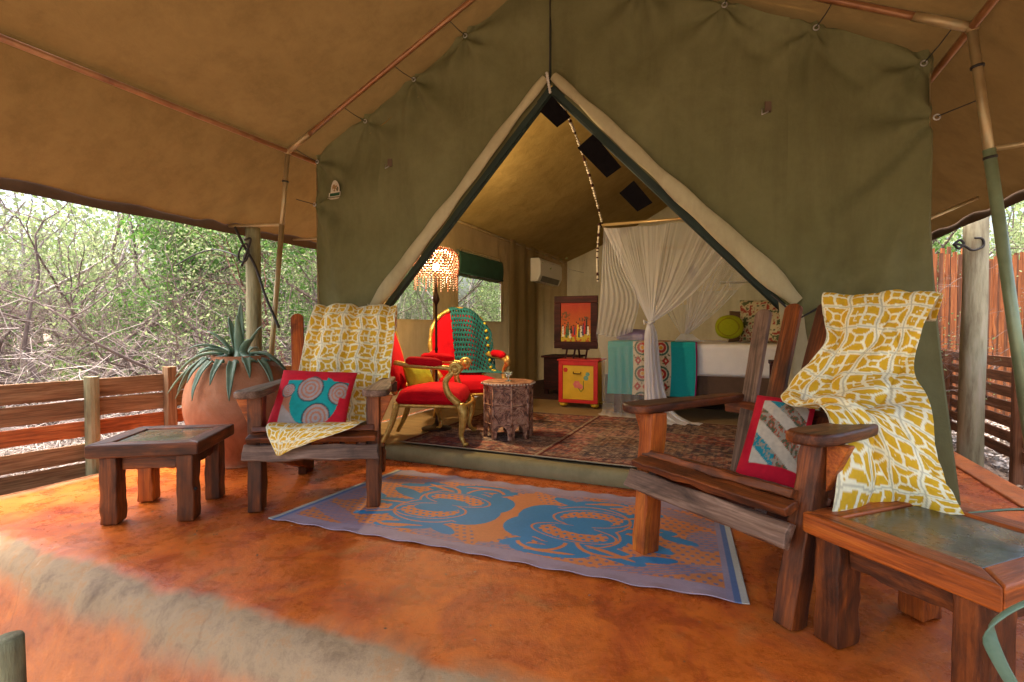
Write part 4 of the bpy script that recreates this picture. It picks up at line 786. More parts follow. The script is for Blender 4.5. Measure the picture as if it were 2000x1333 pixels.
# ============================================================ CARVED TABLE
oc=C(993,0,4.42); tb=thing('carved_octagonal_table','carved octagonal wooden table between the red armchairs and the cabinet','table',(oc[0],oc[1],.108))
H=.47;Rr=.205
for k in range(8):
    a0=k*math.pi/4+.12; a1=a0+math.pi/4; A0=Vector((math.cos(a0),math.sin(a0),0))*Rr; A1=Vector((math.cos(a1),math.sin(a1),0))*Rr; X=(A1-A0); w=X.length; X.normalize(); Nn=Vector((X.y,-X.x,0)); o_=Vector((oc[0],oc[1],.108))+A0
    arch=[(0,0),(w*.2,0),(w*.2,.07),(w*.32,.10),(w*.5,.125),(w*.68,.10),(w*.8,.07),(w*.8,0),(w,0),(w,H-.02),(0,H-.02)]
    b=B(); b.prism(arch,-.012,0,X=X,Y=(0,0,1),Z=Nn,O=o_); pn=b.make('side_panel',carved_mat,tb,bevel=0)
    b=B(); b.tube([o_+Nn*.004,o_+Nn*.004+Vector((0,0,H-.02))],.009,6)
    for zz in(.13,.29,.43): b.tube([o_+X*.012+Nn*.004+Vector((0,0,zz)),o_+X*(w-.012)+Nn*.004+Vector((0,0,zz))],.005,5)
    r0=random.Random(k)
    for zc,hh in((.21,.055),(.36,.05)):
        for q in range(3):
            th=np.linspace(0,2*math.pi,15); rr=.018+.013*q
            b.tube([o_+X*(w/2+rr*1.3*math.cos(t_)*(1+.2*math.sin(3*t_)))+Nn*.003+Vector((0,0,zc+rr*1.3*math.sin(t_)*(1+.25*math.cos(4*t_)))) for t_ in th],.0035,4,False)
    b.make('carved_moulding',carved_mat,pn,smooth=True)
b=B(); b.lathe([(.01,H-.02),(Rr+.01,H-.02),(Rr+.028,H-.014),(Rr+.028,H+.004),(Rr+.02,H+.01),(.01,H+.01)],(oc[0],oc[1],.108),8,.12); b.make('table_top',carved_mat,tb)
b=B()
for k in range(48):
    a0=k/48*2*math.pi; rr=Rr+.0235; ph=((a0-.12)%(math.pi/4))-math.pi/8; rr=rr*math.cos(math.pi/8)/math.cos(ph)+.004; c_=(oc[0]+rr*math.cos(a0),oc[1]+rr*math.sin(a0),.108+H-.005); b.ball(c_,.0085,5)
ob=b.make('inlay_studs',inlay,tb); 
gl=B(); gl.lathe([(.028,0),(.03,.003),(.006,.008),(.006,.035),(.03,.05),(.036,.075),(.033,.077),(.028,.052),(.004,.04)],(oc[0]-.0,oc[1]-.02,.108+H+.011),16)
glass,ntg,bg_,_o=node_mat('clear_glass'); bg_.inputs['Base Color'].default_value=(.75,.85,.82,1); bg_.inputs['Roughness'].default_value=.08; bg_.inputs['Transmission Weight'].default_value=.7
o=gl.make('glass_bowl',glass,smooth=True); prop(o,'small clear glass bowl on the carved octagonal table','bowl')
# ============================================================ FLOOR LAMP
lp=C(852,0,4.72); lr=thing('floor_lamp','lit floor lamp with beaded amber shade and dark iron stem','lamp',(lp[0],lp[1],.108)); lo=Vector((lp[0],lp[1],.108))
b=B(); b.lathe([(.14,0),(.14,.015),(.05,.03),(.02,.06),(.011,.1),(.011,.72),(.016,.74),(.011,.76),(.011,1.13),(.012,1.15),(.028,1.18),(.034,1.20),(.022,1.24),(.013,1.27),(.01,1.30),(.01,1.42)],lo,14); b.make('stem',iron,lr,smooth=True)
b=B(); b.ball(lo+Vector((0,0,1.495)),.034,12); bl=b.make('bulb',bulbm,lr,smooth=True)
sh=B(); sh2=B(); fr=B()
pf=[(.11,1.66),(.155,1.645),(.19,1.61),(.205,1.56),(.208,1.51),(.203,1.46),(.195,1.42)]
pfn=cr(np.array(pf),13)
for i,(r_,z) in enumerate(pfn):
    n=34
    for k in range(n):
        a=(k+(i%2)*.5)/n*2*math.pi; (sh if (i+k)%3 else sh2).ball(lo+Vector((r_*math.cos(a),r_*math.sin(a),z)),.0105,5)
for k in range(12):
    a=k/12*2*math.pi; fr.tube([lo+Vector((r_*.97*math.cos(a),r_*.97*math.sin(a),z)) for r_,z in pfn],.003,4)
fr.make('shade_frame',iron,lr); s1=sh.make('lamp_shade',bead_mat,lr); prop(sh2.make('pale_beads',bead_pale,s1),kind='stuff')
for k in range(34):
    a=k/34*2*math.pi; fx=B(); ln=.10 if k%2 else .15
    for q in range(int(ln/.022)): fx.ball(lo+Vector((.197*math.cos(a),.197*math.sin(a),1.40-q*.022)),.007,5)
    fx.make('bead_strand',bead_pale if k%3 else bead_mat,lr)
pl=bpy.data.lights.new('lamp_light','POINT'); pl.energy=25; pl.color=(1,.72,.38); pl.shadow_soft_size=.05; po=bpy.data.objects.new('lamp_light',pl); link(po,lr,Matrix.Translation(lo+Vector((0,0,1.70))))
# ============================================================ CABINET, PAINTING, AC
cb=thing('painted_cabinet','small yellow and red painted bedside cabinet with ball feet','cabinet',L(-.505,2.65,.1))
lbox('carcass',-.745,-.27,2.50,2.86,.165,.64,yellow_paint,cb,bevel=.004)
for x0,x1,z0,z1 in((-.745,-.27,.60,.655),(-.745,-.27,.155,.195),(-.745,-.695,.195,.60),(-.32,-.27,.195,.60)): lbox('front_frame',x0,x1,2.478,2.502,z0,z1,red_paint,cb,bevel=.003)
lbox('cabinet_top',-.76,-.255,2.465,2.88,.655,.672,red_paint,cb,bevel=.003); lbox('door',-.693,-.322,2.486,2.50,.197,.598,yellow_paint,cb,bevel=.003)
b=B(); b.tube([L(-.56,2.476,.525),L(-.56,2.462,.505),L(-.47,2.462,.505),L(-.47,2.476,.525)],.006,6); b.make('handle',iron,cb,smooth=True)
for x in(-.70,-.315):
    for y in(2.54,2.82): b=B(); b.lathe([(.02,.05),(.045,.045),(.052,.028),(.045,.01),(.025,0)],L(x,y,.108),14); b.make('foot',yellow_paint,cb,smooth=True)
def flower(c,mat,r_): 
    b=B()
    for k in range(6): a=k*math.pi/3; b.lathe([(.001,0),(r_*.5,.0005),(.001,.001)],(0,0,0),8); v=b.v[-1]; b.v[-1]=np.array([L(c[0]+p_[0]+r_*.55*math.cos(a),2.4845-p_[2],c[1]+p_[1]+r_*.55*math.sin(a)) for p_ in v])
    b.make('painted_flower',mat,cb)
flower((-.52,.375),pink_paint,.045);flower((-.475,.35),pink_paint,.03);flower((-.41,.455),blue_paint,.03);flower((-.39,.50),blue_paint,.025);flower((-.66,.545),red_paint,.028)
b=B(); b.tube([L(-.50,2.4835,.33),L(-.47,2.4835,.29),L(-.44,2.4835,.33),L(-.44,2.4835,.42)],.004,4); b.make('painted_stem',green_paint,cb)
cb2=thing('dark_bedside_chest','dark wooden chest standing in shadow behind the painted cabinet','chest',L(-.95,3.6,.1)); lbox('carcass',-1.3,-.85,3.5,3.95,.17,.62,darkred_wood,cb2,bevel=.006); lbox('chest_lid',-1.33,-.82,3.47,3.98,.622,.65,darkred_wood,cb2,bevel=.005)
for x in(-1.27,-.88): lbox('leg',x-.025,x+.025,3.52,3.57,.1,.17,darkred_wood,cb2)
# painting on stand
pt=thing('framed_painting','framed red and orange figure painting standing on the yellow cabinet','painting',L(-.57,2.66,.672))
x0,x1,z0,z1=-.845,-.305,.795,1.43; y=2.62; fw=.085
for a,b_,c,d in((x0,x1,z1-fw,z1),(x0,x1,z0,z0+fw),(x0,x0+fw,z0+fw,z1-fw),(x1-fw,x1,z0+fw,z1-fw)): lbox('frame_bar',a,b_,y-.02,y+.02,c,d,darkred_wood,pt,bevel=.008)
n1,n2=130,104; u,v=np.meshgrid(np.linspace(0,1,n2),np.linspace(1,0,n1)); 
c=mixc(A((.34,.008,.006)),A((.48,.11,.015)),np.clip(1.45-v*1.3+.3*(fbm(u*6,v*5,2)-.5),0,1)); c=mixc(c,A((.55,.40,.03)),np.clip((.36-v)*5,0,1)*(fbm(u*12,v*12,6)>.40)); 
tree=(np.hypot((u-.17)/.17,(v-.66)/.12)<1)&(fbm(u*22,v*22,9)>.45); c=mixc(c,A((.08,.06,.02)),tree*.85); tree=(np.hypot((u-.8)/.2,(v-.58)/.07)<1)&(fbm(u*25,v*22,1)>.45); c=mixc(c,A((.06,.05,.03)),tree*.85)
r0=random.Random(3)
for k in range(16):
    x_=.08+.055*k+r0.uniform(-.02,.02); h_=r0.uniform(.16,.36); base=r0.uniform(.06,.25); cl=r0.choice([(.5,.02,.02),(.03,.02,.02),(.8,.55,.05),(.03,.06,.16),(.75,.72,.6),(.05,.12,.05),(.6,.1,.02)])
    m_=(np.abs(u-x_)<(.020+.022*np.clip((base+h_-v)/h_,0,1)))&(v>base)&(v<base+h_); c=mixc(c,A(cl),m_); c=mixc(c,A((.03,.015,.01)),np.hypot(u-x_,(v-base-h_-.02)*1.1)<.022)
c=mixc(c,A((.05,.02,.01)),(fbm(u*30,v*30,4)>.66)&(v<.5))
surf('canvas_print',La(np.stack([x0+fw+(x1-x0-2*fw)*u,u*0+y-.006,z0+fw+(z1-z0-2*fw)*v],-1)),print_gloss,pt,cols=c)
lbox('backing_board',x0+.03,x1-.03,y-.002,y+.014,z0+.03,z1-.03,darkred_wood,pt)
for x in(-.70,-.60,-.45): plank('easel_leg',L(x,y-.01,.674),L(x+.02,y,.80),.022,.02,darkred_wood,pt,bevel=.002)
plank('easel_bar',L(-.74,y-.02,.79),L(-.40,y-.02,.79),.03,.016,darkred_wood,pt,bevel=.002); plank('easel_leg',L(-.58,y+.2,.674),L(-.58,y+.02,1.1),.02,.02,darkred_wood,pt,bevel=.002)
ac=thing('air_conditioner','cream wall-mounted air conditioner high on the left inner wall','air conditioner',L(-1.95,5.4,1.84))
b=B(); prof=[(0,0),(0,.40),(.22,.40),(.25,.34),(.25,.12),(.19,.0)]; b.prism([(p_[0],p_[1]) for p_ in prof],0,1.2,X=L(1,0,0)-L(0,0,0),Y=(0,0,1),Z=L(0,1,0)-L(0,0,0),O=L(-2.09,4.85,1.84)); b.make('housing',ac_white,ac,bevel=.012)
b=B(); b.prism([(.205,.012),(.245,.105),(.249,.10),(.21,.008)],.1,1.05,X=L(1,0,0)-L(0,0,0),Y=(0,0,1),Z=L(0,1,0)-L(0,0,0),O=L(-2.086,4.85,1.835)); b.make('air_flap',plastic_grey,ac)
b=B(); b.box(L(-2.04,4.845,1.97),(.02,.004,.03)); b.make('side_badge',plastic_grey,ac)
sc=thing('wall_sconce','small dark wall light behind the mosquito net','wall light',L(0.34,6.9,1.9)); b=B(); b.lathe([(.05,0),(.06,.02),(.06,.16),(.05,.18)],L(.46,6.86,2.02),12); b.make('shade',iron,sc); b=B(); b.lathe([(.06,0),(.07,.03),(.06,.09),(.03,.11)],L(.46,6.86,1.90),12); b.make('diffuser',inlay,sc)
o=lbox('switch_box',.02,.22,6.93,6.96,2.15,2.24,ac_white,bevel=.004); prop(o,'pale electrical box on the rear wall above the bed','switch box')
sh_=thing('wall_shelf','thin white shelf on the rear wall seen through the net','shelf',L(1.2,6.8,1.8)); lbox('board',.95,1.75,6.7,6.95,1.86,1.885,white_cloth,sh_); lbox('bracket',1.1,1.13,6.75,6.95,1.78,1.858,white_cloth,sh_);lbox('bracket',1.55,1.58,6.75,6.95,1.78,1.858,white_cloth,sh_)
# ============================================================ BED
bed=thing('double_bed','high double bed with white linen and brown base','bed',L(.9,3,.1))
lbox('base',-.06,1.95,2.26,3.95,.34,.56,brown_base,bed,bevel=.02); lbox('mattress',-.08,1.97,2.23,3.97,.545,.88,white_cloth,bed,bevel=.05,segs=4)
for x in(0.0,1.85):
    for y in(2.34,3.85): lbox('leg',x-.04,x+.04,y-.04,y+.04,.1,.34,darkred_wood,bed)
plank('headboard',L(2.0,2.25,.85),L(2.0,3.95,.85),.04,.9,darkred_wood,bed)
def runner(u,v):   # u along bed 0..1, v down
    c=np.zeros(u.shape+(3,))+A((.01,.36,.38)); x_=u*.92
    band=((x_>.27)&(x_<.66)); cream=A((.66,.57,.40)); c=mixc(c,cream,band)
    Y_=v*1.15; q=.27; gx=(x_-.27)%.195-.0975; gy=(Y_+.02)%q-q/2
    r_=np.hypot(gx,gy); ring=(np.abs(r_-.072)<.010); c=mixc(c,A((.06,.14,.10)),band&ring); c=mixc(c,A((.45,.04,.03)),band&(np.abs(r_-.04)<.013)); c=mixc(c,A((.7,.35,.03)),band&(r_<.018))
    gy2=(Y_+.02+q/2)%q-q/2; d=np.abs(np.abs(gx)-.045)+np.abs(gy2)*.8; c=mixc(c,A((.45,.04,.03)),band&(np.abs(d-.025)<.013)&(r_>.085)); c=mixc(c,A((.08,.12,.05)),band&(fbm(x_*60,Y_*60,3)>.64)&(r_>.09))
    c=mixc(c,A((.25,.01,.10)),(u>.985)); return c
nu,nv=220,200; u,v=np.meshgrid(np.linspace(0,1,nu),np.linspace(0,1,nv)); x_=-.095+.92*u; s_=v*1.15
yy=np.where(s_<.55,2.215-.012*np.sin(u*21)*np.clip((.55-s_)*3,0,1)*.6,2.215+(s_-.55)); zz=np.where(s_<.55,.325+s_*1.03,.893)
yy=np.where((s_>.5)&(s_<.6),2.215+(s_-.5)*.4,yy)
P=np.stack([x_+.012*np.sin(v*6),yy-.015,zz+.004*fbm(u*8,v*9)],-1)
o=surf('bed_runner',La(P),printm,cols=runner(u,1-v),solid=.006); prop(o,'teal bed runner with cream circle-patterned band hanging down the bed side','bed runner')
# end drop at the foot
cushion('c',L(1.13,2.65,1.055),L(1,-.1,0)-L(0,0,0),(0,-.0,1),.30,.27,.15,'round lime green velvet cushion on the bed',lambda a,b_:mixc(mixc(np.zeros(a.shape+(3,))+A((.42,.46,.012)),A((.30,.27,.01)),(np.abs(np.hypot(a,b_)-.72)<.05)),A((.42,.46,.012)),(a<-9)),None,n=50,shape=2)
bo=bpy.data.objects[-1] if False else None
def blotch(a,b_):
    c=np.zeros(a.shape+(3,))+A((.62,.55,.36)); q=fbm(a*7+3,b_*7,5); c=mixc(c,A((.35,.06,.04)),q>.58); c=mixc(c,A((.10,.13,.06)),(q<.36)); return c
cushion('c',L(1.46,2.75,1.12),L(1,-.35,0)-L(0,0,0),(0,.0,1),.48,.46,.16,'cream pillow with red and green blotch print at the bed head',blotch,None,n=60)
cushion('c',L(1.33,2.95,1.06),L(1,-.2,0)-L(0,0,0),(0,.15,1),.42,.36,.16,'dark brown pillow behind the round lime cushion',None,brown_base,n=30)
cushion('c',L(.0,3.3,.95),L(1,0,0)-L(0,0,0),L(0,1,.2)-L(0,0,0),.4,.3,.14,'folded lilac blanket at the foot of the bed under the net',None,M('lilac_cloth',[(.3,(.2,.16,.4)),(.7,(.3,.24,.5))],8,.9,.2),n=24,cat='blanket')
# bedside table right
bs=thing('bedside_table','dark red wooden bedside table behind the right armchair','bedside table',L(1.75,1.5,.1)); lbox('top',1.45,1.85,1.25,1.6,.74,.77,darkred_wood,bs,bevel=.004)
for x in(1.48,1.82):
    for y in(1.28,1.57): lbox('leg',x-.02,x+.02,y-.02,y+.02,.1,.74,darkred_wood,bs)
# ============================================================ MOSQUITO NET
net=thing('mosquito_net','white mosquito net tied in a knot beside the bed and spilling onto the floor','mosquito net',L(.4,2.15,.1))
def nsurf(P,dens): surf('net_drape',P,netm,net,cols=np.clip(dens,0,1).ravel())
def gather(tops,knot,r,c,amp,d0,d1,seed,bow=.0):
    T=cr(np.array([L(*p) for p in tops]),c); K=np.array(L(*knot)); t=np.linspace(0,1,r)[:,None,None]
    spread=(np.linspace(-1,1,c)[None,:,None])*np.array(L(1,0,0)-L(0,0,0))*.018
    e=t**.9; P=T[None]*(1-e)+(K+spread)*e; P=P-np.array((0,0,1))*bow*np.sin(math.pi*t)*1.0
    j=np.linspace(0,1,c)[None,:]; tt=t[...,0]; fold=(fbm(j*13+seed,tt*.7,seed)-.47)*4.5*amp*(1-tt*.7)*np.clip(tt*4,.3,1)
    nrm=np.array(L(0,1,0)-L(0,0,0)); P=P+fold[...,None]*nrm
    dens=d0+(d1-d0)*tt**2.2+.35*np.clip(vnoise(j*26+seed,tt*.8)-.62,0,1)+.25*np.clip(vnoise(j*60+seed,tt*.6)-.7,0,1)
    return P,dens
K1=(.385,2.06,1.10)
P,d=gather([(-.125,2.1,2.12),(.05,2.1,2.105),(.22,2.1,2.11),(.40,2.1,2.10),(.574,2.1,2.12)],K1,90,160,.016,.30,.97,1); nsurf(P,d)
# outer layer: left edge hangs then sweeps to the knot
T=[]; r,c=70,50
G=np.array([[L(-.125,2.12,2.12),L(-.06,2.12,2.11),L(.05,2.12,2.11)],[L(-.14,2.1,1.75),L(-.02,2.08,1.72),L(.10,2.09,1.7)],[L(-.16,2.1,1.35),L(.08,2.07,1.35),L(.26,2.07,1.35)],[L(-.20,2.12,.98),L(.0,2.09,.95),L(.20,2.06,1.0)]])
P=patch(G,60,50); j=np.linspace(0,1,50)[None,:]; P=P+(.012*np.sin(j*50+np.linspace(0,3,60)[:,None]))[...,None]*np.array(L(0,1,0)-L(0,0,0)); nsurf(P,np.full((60,50),.3)+.1*vnoise(j*20+0*P[...,0],P[...,0]*0))
# lower left veil over the runner down to the floor
G=np.array([[L(-.20,2.11,.98),L(.05,2.08,.97),L(.30,2.06,.98)],[L(-.14,2.10,.7),L(.08,2.08,.7),L(.3,2.08,.7)],[L(-.13,2.10,.35),L(.10,2.07,.35),L(.33,2.07,.35)],[L(-.12,2.05,.16),L(.12,2.0,.14),L(.4,1.98,.13)],[L(-.15,1.98,.125),L(.14,1.9,.12),L(.48,1.9,.12)]])
P=patch(G,60,60); j=np.linspace(0,1,60)[None,:]; i_=np.linspace(0,1,60)[:,None]; P=P+(.018*np.sin(j*34+i_*2)*(i_+.2))[...,None]*np.array(L(0,1,0)-L(0,0,0)); nsurf(P,.24+.42*np.clip((i_-.72)*5,0,1)+.0*j)
# tail below the knot
G=np.array([[L(.36,2.05,1.10),L(.385,2.0,1.10),L(.41,2.05,1.10)],[L(.33,2.05,.95),L(.39,1.99,.95),L(.46,2.05,.95)],[L(.33,2.04,.6),L(.41,1.97,.6),L(.50,2.04,.6)],[L(.34,2.0,.25),L(.46,1.9,.25),L(.60,1.98,.25)],[L(.33,1.9,.13),L(.55,1.8,.14),L(.78,1.9,.13)],[L(.3,1.8,.125),L(.6,1.68,.125),L(.92,1.80,.125)]])
for sgn in(0,1):
    P=patch(G,70,70)+np.array((0,.03*sgn,0)); j=np.linspace(0,1,70)[None,:]; i_=np.linspace(0,1,70)[:,None]; P=P+(.02*np.sin(j*30+sgn+i_*2)*np.clip(i_*4,.2,1))[...,None]*np.array(L(0,1,0)-L(0,0,0))+np.array((0,0,1))*(.012*np.sin(j*33+sgn)*np.clip((i_-.8)*5,0,1))[...,None]; nsurf(P,.75+.2*vnoise(j*16,i_*3+sgn))
b=B(); b.tube([L(.35,2.03,1.10),L(.385,1.985,1.092),L(.42,2.03,1.105),L(.385,2.08,1.11),L(.35,2.03,1.10)],.014,6,False); b.tube([L(.36,2.0,1.10),L(.33,1.97,1.12),L(.34,1.96,1.08)],.01,6); b.make('tie_band',white_cloth,net,smooth=True)
# right sweep up from the knot towards the hidden rail
P,d=gather([(.574,2.1,2.12),(.85,2.12,2.11),(1.1,2.15,2.11),(1.35,2.2,2.1)],K1,90,150,.02,.26,.97,4,.12); nsurf(P,d)
P,d=gather([(.75,2.25,2.1),(1.05,2.3,2.1),(1.35,2.3,2.1),(1.7,2.3,2.1)],(.72,2.3,.98),70,120,.03,.14,.75,9,.10); nsurf(P,d)
P,d=gather([(-.1,3.9,2.1),(.3,3.9,2.1),(.8,3.9,2.1),(1.3,3.9,2.1)],(.55,3.9,.95),40,80,.03,.16,.5,6,.05); nsurf(P,d)
G=np.array([[L(.66,2.28,.98),L(.72,2.25,.98),L(.78,2.28,.98)],[L(.62,2.28,.93),L(.72,2.24,.92),L(.84,2.28,.93)],[L(.6,2.3,.90),L(.72,2.27,.895),L(.9,2.3,.90)]]); nsurf(patch(G,20,20),np.full((20,20),.55))
nf=thing('net_frame','light wooden pole holding up the mosquito net above the bed','net frame',L(.5,2.1,2.14))
b=B(); b.tube([L(-.16,2.1,2.150),L(2.0,2.1,2.150)],.016,10); b.make('front_pole',pole_mat,nf,smooth=True)
b=B(); b.tube([L(-.13,2.1,2.14),L(-.13,3.95,2.14)],.012,8); b.make('side_pole',pole_mat,nf,smooth=True); b=B(); b.tube([L(-.13,3.95,2.14),L(2,3.95,2.14)],.012,8); b.make('rear_pole',pole_mat,nf,smooth=True)
b=B(); b.ball(L(-.16,2.1,2.15),.028,8); b.make('end_cap',darkred_wood,nf,smooth=True)
# bead string
bsn=thing('bead_string','long string of pale and dark beads hanging from the doorway apex to the net pole','bead string',L(-.15,2.1,1.55))
pts=cr(np.array([L(.01,.0,2.69),L(-.0,.5,2.62),L(-.04,1.2,2.42),L(-.13,2.08,2.165)]),60)
ap=[L(.0,-.09,2.74),L(.012,-.09,2.62)]
b=B(); b.tube(pts,.003,4); b.tube([L(-.16,2.08,2.15),L(-.175,2.07,1.9),L(-.165,2.07,1.55)],.003,4); b.make('cord',black_strap,bsn)
b=B(); bb=B(); r0=random.Random(5)
for q in range(3,60):
    (b if r0.random()<.72 else bb).ball(pts[q],.009+r0.random()*.007,6)
for q in range(36):
    t_=q/35; (b if r0.random()<.75 else bb).ball(L(-.16-.02*math.sin(t_*2.5),2.07,2.13-.58*t_),.008+r0.random()*.007,6)
for q in range(9): b.ball(L(.0+.003*q,-.085,2.75-q*.016),.011,6)
b.make('pale_bead',inlay,bsn,smooth=True); bb.make('dark_bead',darkred_wood,bsn,smooth=True)
# ============================================================ POT WITH AGAVE
pc=L(-2.336,-.567,0); pr=[(.02,0),(.17,0),(.19,.03),(.27,.15),(.355,.30),(.39,.45),(.372,.60),(.305,.73),(.225,.80),(.20,.825),(.195,.835),(.175,.81),(.05,.79)]
pr=[(r_*.98,z) for r_,z in pr]; q=cr(np.array(pr),60); b=B(); b.lathe([(max(.001,r_),z) for r_,z in q],pc,64,cap=True)
V=np.concatenate(b.v); r_=np.hypot(V[:,0]-pc.x,V[:,1]-pc.y)+1e-6; an=np.arctan2(V[:,1]-pc.y,V[:,0]-pc.x); k=1+.025*(fbm(an*2+9,V[:,2]*3,4)-.5); V[:,0]=pc.x+(V[:,0]-pc.x)*k; V[:,1]=pc.y+(V[:,1]-pc.y)*k
pot=thing('clay_pot','big round terracotta pot holding a spiky agave behind the left armchair','plant pot',pc); mesh('pot_body',V,b.f,terracotta,pot,smooth=True)
b=B(); b.lathe([(.001,.785),(.10,.79),(.185,.785)],pc,20); b.make('potting_soil',soil,pot)
def agave(c,n,ln,label,seed,spec=None,wid=.035,pot_z=None,pot_r=None):
    ag=thing('agave',label,'plant',c); r0=random.Random(seed)
    L_=spec or [(i*2.4+r0.uniform(-.3,.3),r0.uniform(.2,1.35),ln*r0.uniform(.7,1.15)) for i in range(n)]
    for az,el,l_ in L_:
        m_=18; t=np.linspace(0,1,m_); droop=(1.35-el)*.75*l_
        d=np.array((math.cos(az),math.sin(az),0)); 
        curve=np.array([np.array(c)+d*(l_*math.cos(el)*q+.02)+np.array((0,0,1))*(l_*math.sin(el)*q-droop*q**2.2) for q in t])
        if pot_r:
            for q_ in curve:
                hz=q_[:2]-np.array(c)[:2]; rr_=np.hypot(*hz); need=np.interp(q_[2],pot_z,pot_r)+.022 if q_[2]<c[2]+.03 else 0
                if rr_<need: q_[:2]=np.array(c)[:2]+hz/max(rr_,1e-4)*need
            for _ in range(2): curve[1:-1]=(curve[:-2]+2*curve[1:-1]+curve[2:])/4
        side=np.cross(d,(0,0,1)); w=wid*np.power(np.sin(np.clip(t*.93+.07,0,1)*math.pi)**.8*(1-t*.35)+.25*(1-t),1)
        w=wid*(np.interp(t,[0,.1,.5,.85,1],[.75,.85,1,.5,.03]))
        T=np.gradient(curve,axis=0); T/=np.linalg.norm(T,axis=1)[:,None]; up=np.cross(side,T)
        P=np.stack([curve+side*w[:,None]*s+up*(abs(s)**2*w[:,None]*.55) for s in(-1,-.5,0,.5,1)],1)
        surf('leaf',P,leaf_blue,ag,solid=.007)
    return ag
sp=[]; r0=random.Random(4)
for az,el,l_ in[(q0,q1,q2*.70) for q0,q1,q2 in [(1.9,1.42,.62),(-1.2,1.35,.50),(2.6,1.25,.55),(.3,1.15,.5),(3.1,.45,.78),(3.35,.30,.72),(3.7,.75,.6),(-2.2,.35,.52),(-1.9,.15,.50),(-1.6,.3,.45),(-.9,.4,.50),(-.5,.2,.5),(-.2,.55,.55),(2.9,.62,.7),(-2.6,.25,.55),(.9,.5,.5),(1.5,.7,.5),(2.3,.5,.5),(-2.9,.2,.62),(-1.25,.1,.45),(.05,.25,.45),(-2.4,.7,.5),(3.3,1.0,.55),(-.7,.95,.45)]]: sp.append((az,el,l_))
agave((pc.x,pc.y,.80),0,.5,'blue-green agave with long arching leaves growing in the terracotta pot',1,sp,.030,[0,.15,.30,.45,.60,.73,.80,.83],[.17,.28,.36,.395,.378,.31,.23,.20])
# foreground agave at the right frame edge (only leaf tips reach the view)
fa=thing('agave','pale green agave whose leaves reach in at the lower right edge','plant',(1.95,1.40,0))
for pts,w in(([(1.88,1.40,.02),(1.75,1.25,.38),(1.40,1.14,.50),(1.17,1.12,.450),(1.083,1.12,.405),(1.063,1.12,.365),(1.074,1.115,.32),(1.10,1.10,.26),(1.16,1.10,.17)],.016),([(1.9,1.55,.04),(1.84,1.58,.42),(1.65,1.60,.472),(1.44,1.60,.466)],.012),([(1.95,1.4,.02),(2.1,1.35,.4),(2.35,1.3,.5)],.03),([(1.95,1.4,.02),(1.95,1.6,.45),(2.0,1.9,.6)],.03),([(1.95,1.4,.02),(2.05,1.1,.4),(2.2,.9,.45)],.03)):
    q=cr(np.array(pts),26); T=np.gradient(q,axis=0); T/=np.linalg.norm(T,axis=1)[:,None]; sd=np.cross(T,np.array((0,.55,1.))); sd/=np.linalg.norm(sd,axis=1)[:,None]+1e-6
    w_=w*np.interp(np.linspace(0,1,26),[0,.5,.85,1],[1,1,.8,.06]); P=np.stack([q-sd*w_[:,None],q+np.cross(sd,T)*w_[:,None]*.3,q+sd*w_[:,None]],1); surf('leaf',P,leaf_blue,fa,solid=.004)
# ============================================================ POSTS
def logpost(c,r,h,label,mat,name='wooden_post',z0=-.25,lean=(0,0),tie=None,grp='round timber posts around the porch'):
    root=thing(name,label,'post',(c[0],c[1],z0),grp); b=B(); n=20; m_=26; th=np.arange(n)/n*2*math.pi; V=[]
    for i in range(m_):
        z=z0+(h-z0)*i/(m_-1); rr=r*(1+.05*np.cos(th*3+z*1.5)+.03*np.sin(th*5+z*4))*(1.06-.1*i/m_)
        V.append(np.stack([c[0]+lean[0]*(z-z0)+rr*np.cos(th),c[1]+lean[1]*(z-z0)+rr*np.sin(th),np.full(n,z)],-1))
    b.add(np.concatenate(V),quads(m_,n,True).tolist()+[[(m_-1)*n+j for j in range(n)]]); b.make('log',mat,root,smooth=False,bevel=.0) ; root.children[0].data.shade_smooth()
    return root
X1=C(497,0,4.5); rp=logpost((X1[0],X1[1]),.062,1.92,'upright log post behind the agave pot with a black strap near its top',log_mat)
def strap(pts,r,root,name='strap'): b=B(); b.tube(cr(np.array(pts),50),r,6); b.make(name,black_strap,root,smooth=True)
Yp=4.4; strap([C(462,445,Yp),C(478,480,Yp),C(500,520,4.42),C(520,580,4.3),C(545,640,4.2)],.011,rp)
strap([C(478,478,Yp),C(470,492,Yp),C(468,508,Yp),C(480,512,4.38),C(488,495,4.38),C(484,478,4.38),C(474,482,4.38)],.008,rp,'strap_loop'); strap([C(480,470,4.38),C(492,470,4.38),C(476,516,4.38),C(474,518,4.38)],.009,rp,'strap_loop')
strap([C(470,503,4.42),C(440,492,4.6),C(415,489,4.9),C(380,500,5.2),C(345,520,5.4)],.007,rp,'guy_rope')
q=L(3.04,2.17,0); rp=logpost((q.x,q.y),.085,2.05,'thick pale log post beside the right slatted fence, black strap at its top',M('pale_log',[(.3,(.16,.12,.07)),(.5,(.32,.29,.18)),(.7,(.42,.36,.26))],4,.85,.6,16,(4,4,.7)))
Yp=q.y-.09; strap([C(1858,480,Yp),C(1870,470,Yp),C(1878,478,Yp),C(1868,487,Yp),C(1862,478,Yp),C(1880,482,Yp),C(1896,490,Yp),C(1916,482,Yp),C(1914,468,Yp),C(1900,466,Yp)],.010,rp,'strap_loop')
logpost((-1.60,1.60),.042,.065,'short cut grey-green post at the lower left corner beside the porch edge',log_mat,z0=-.9)
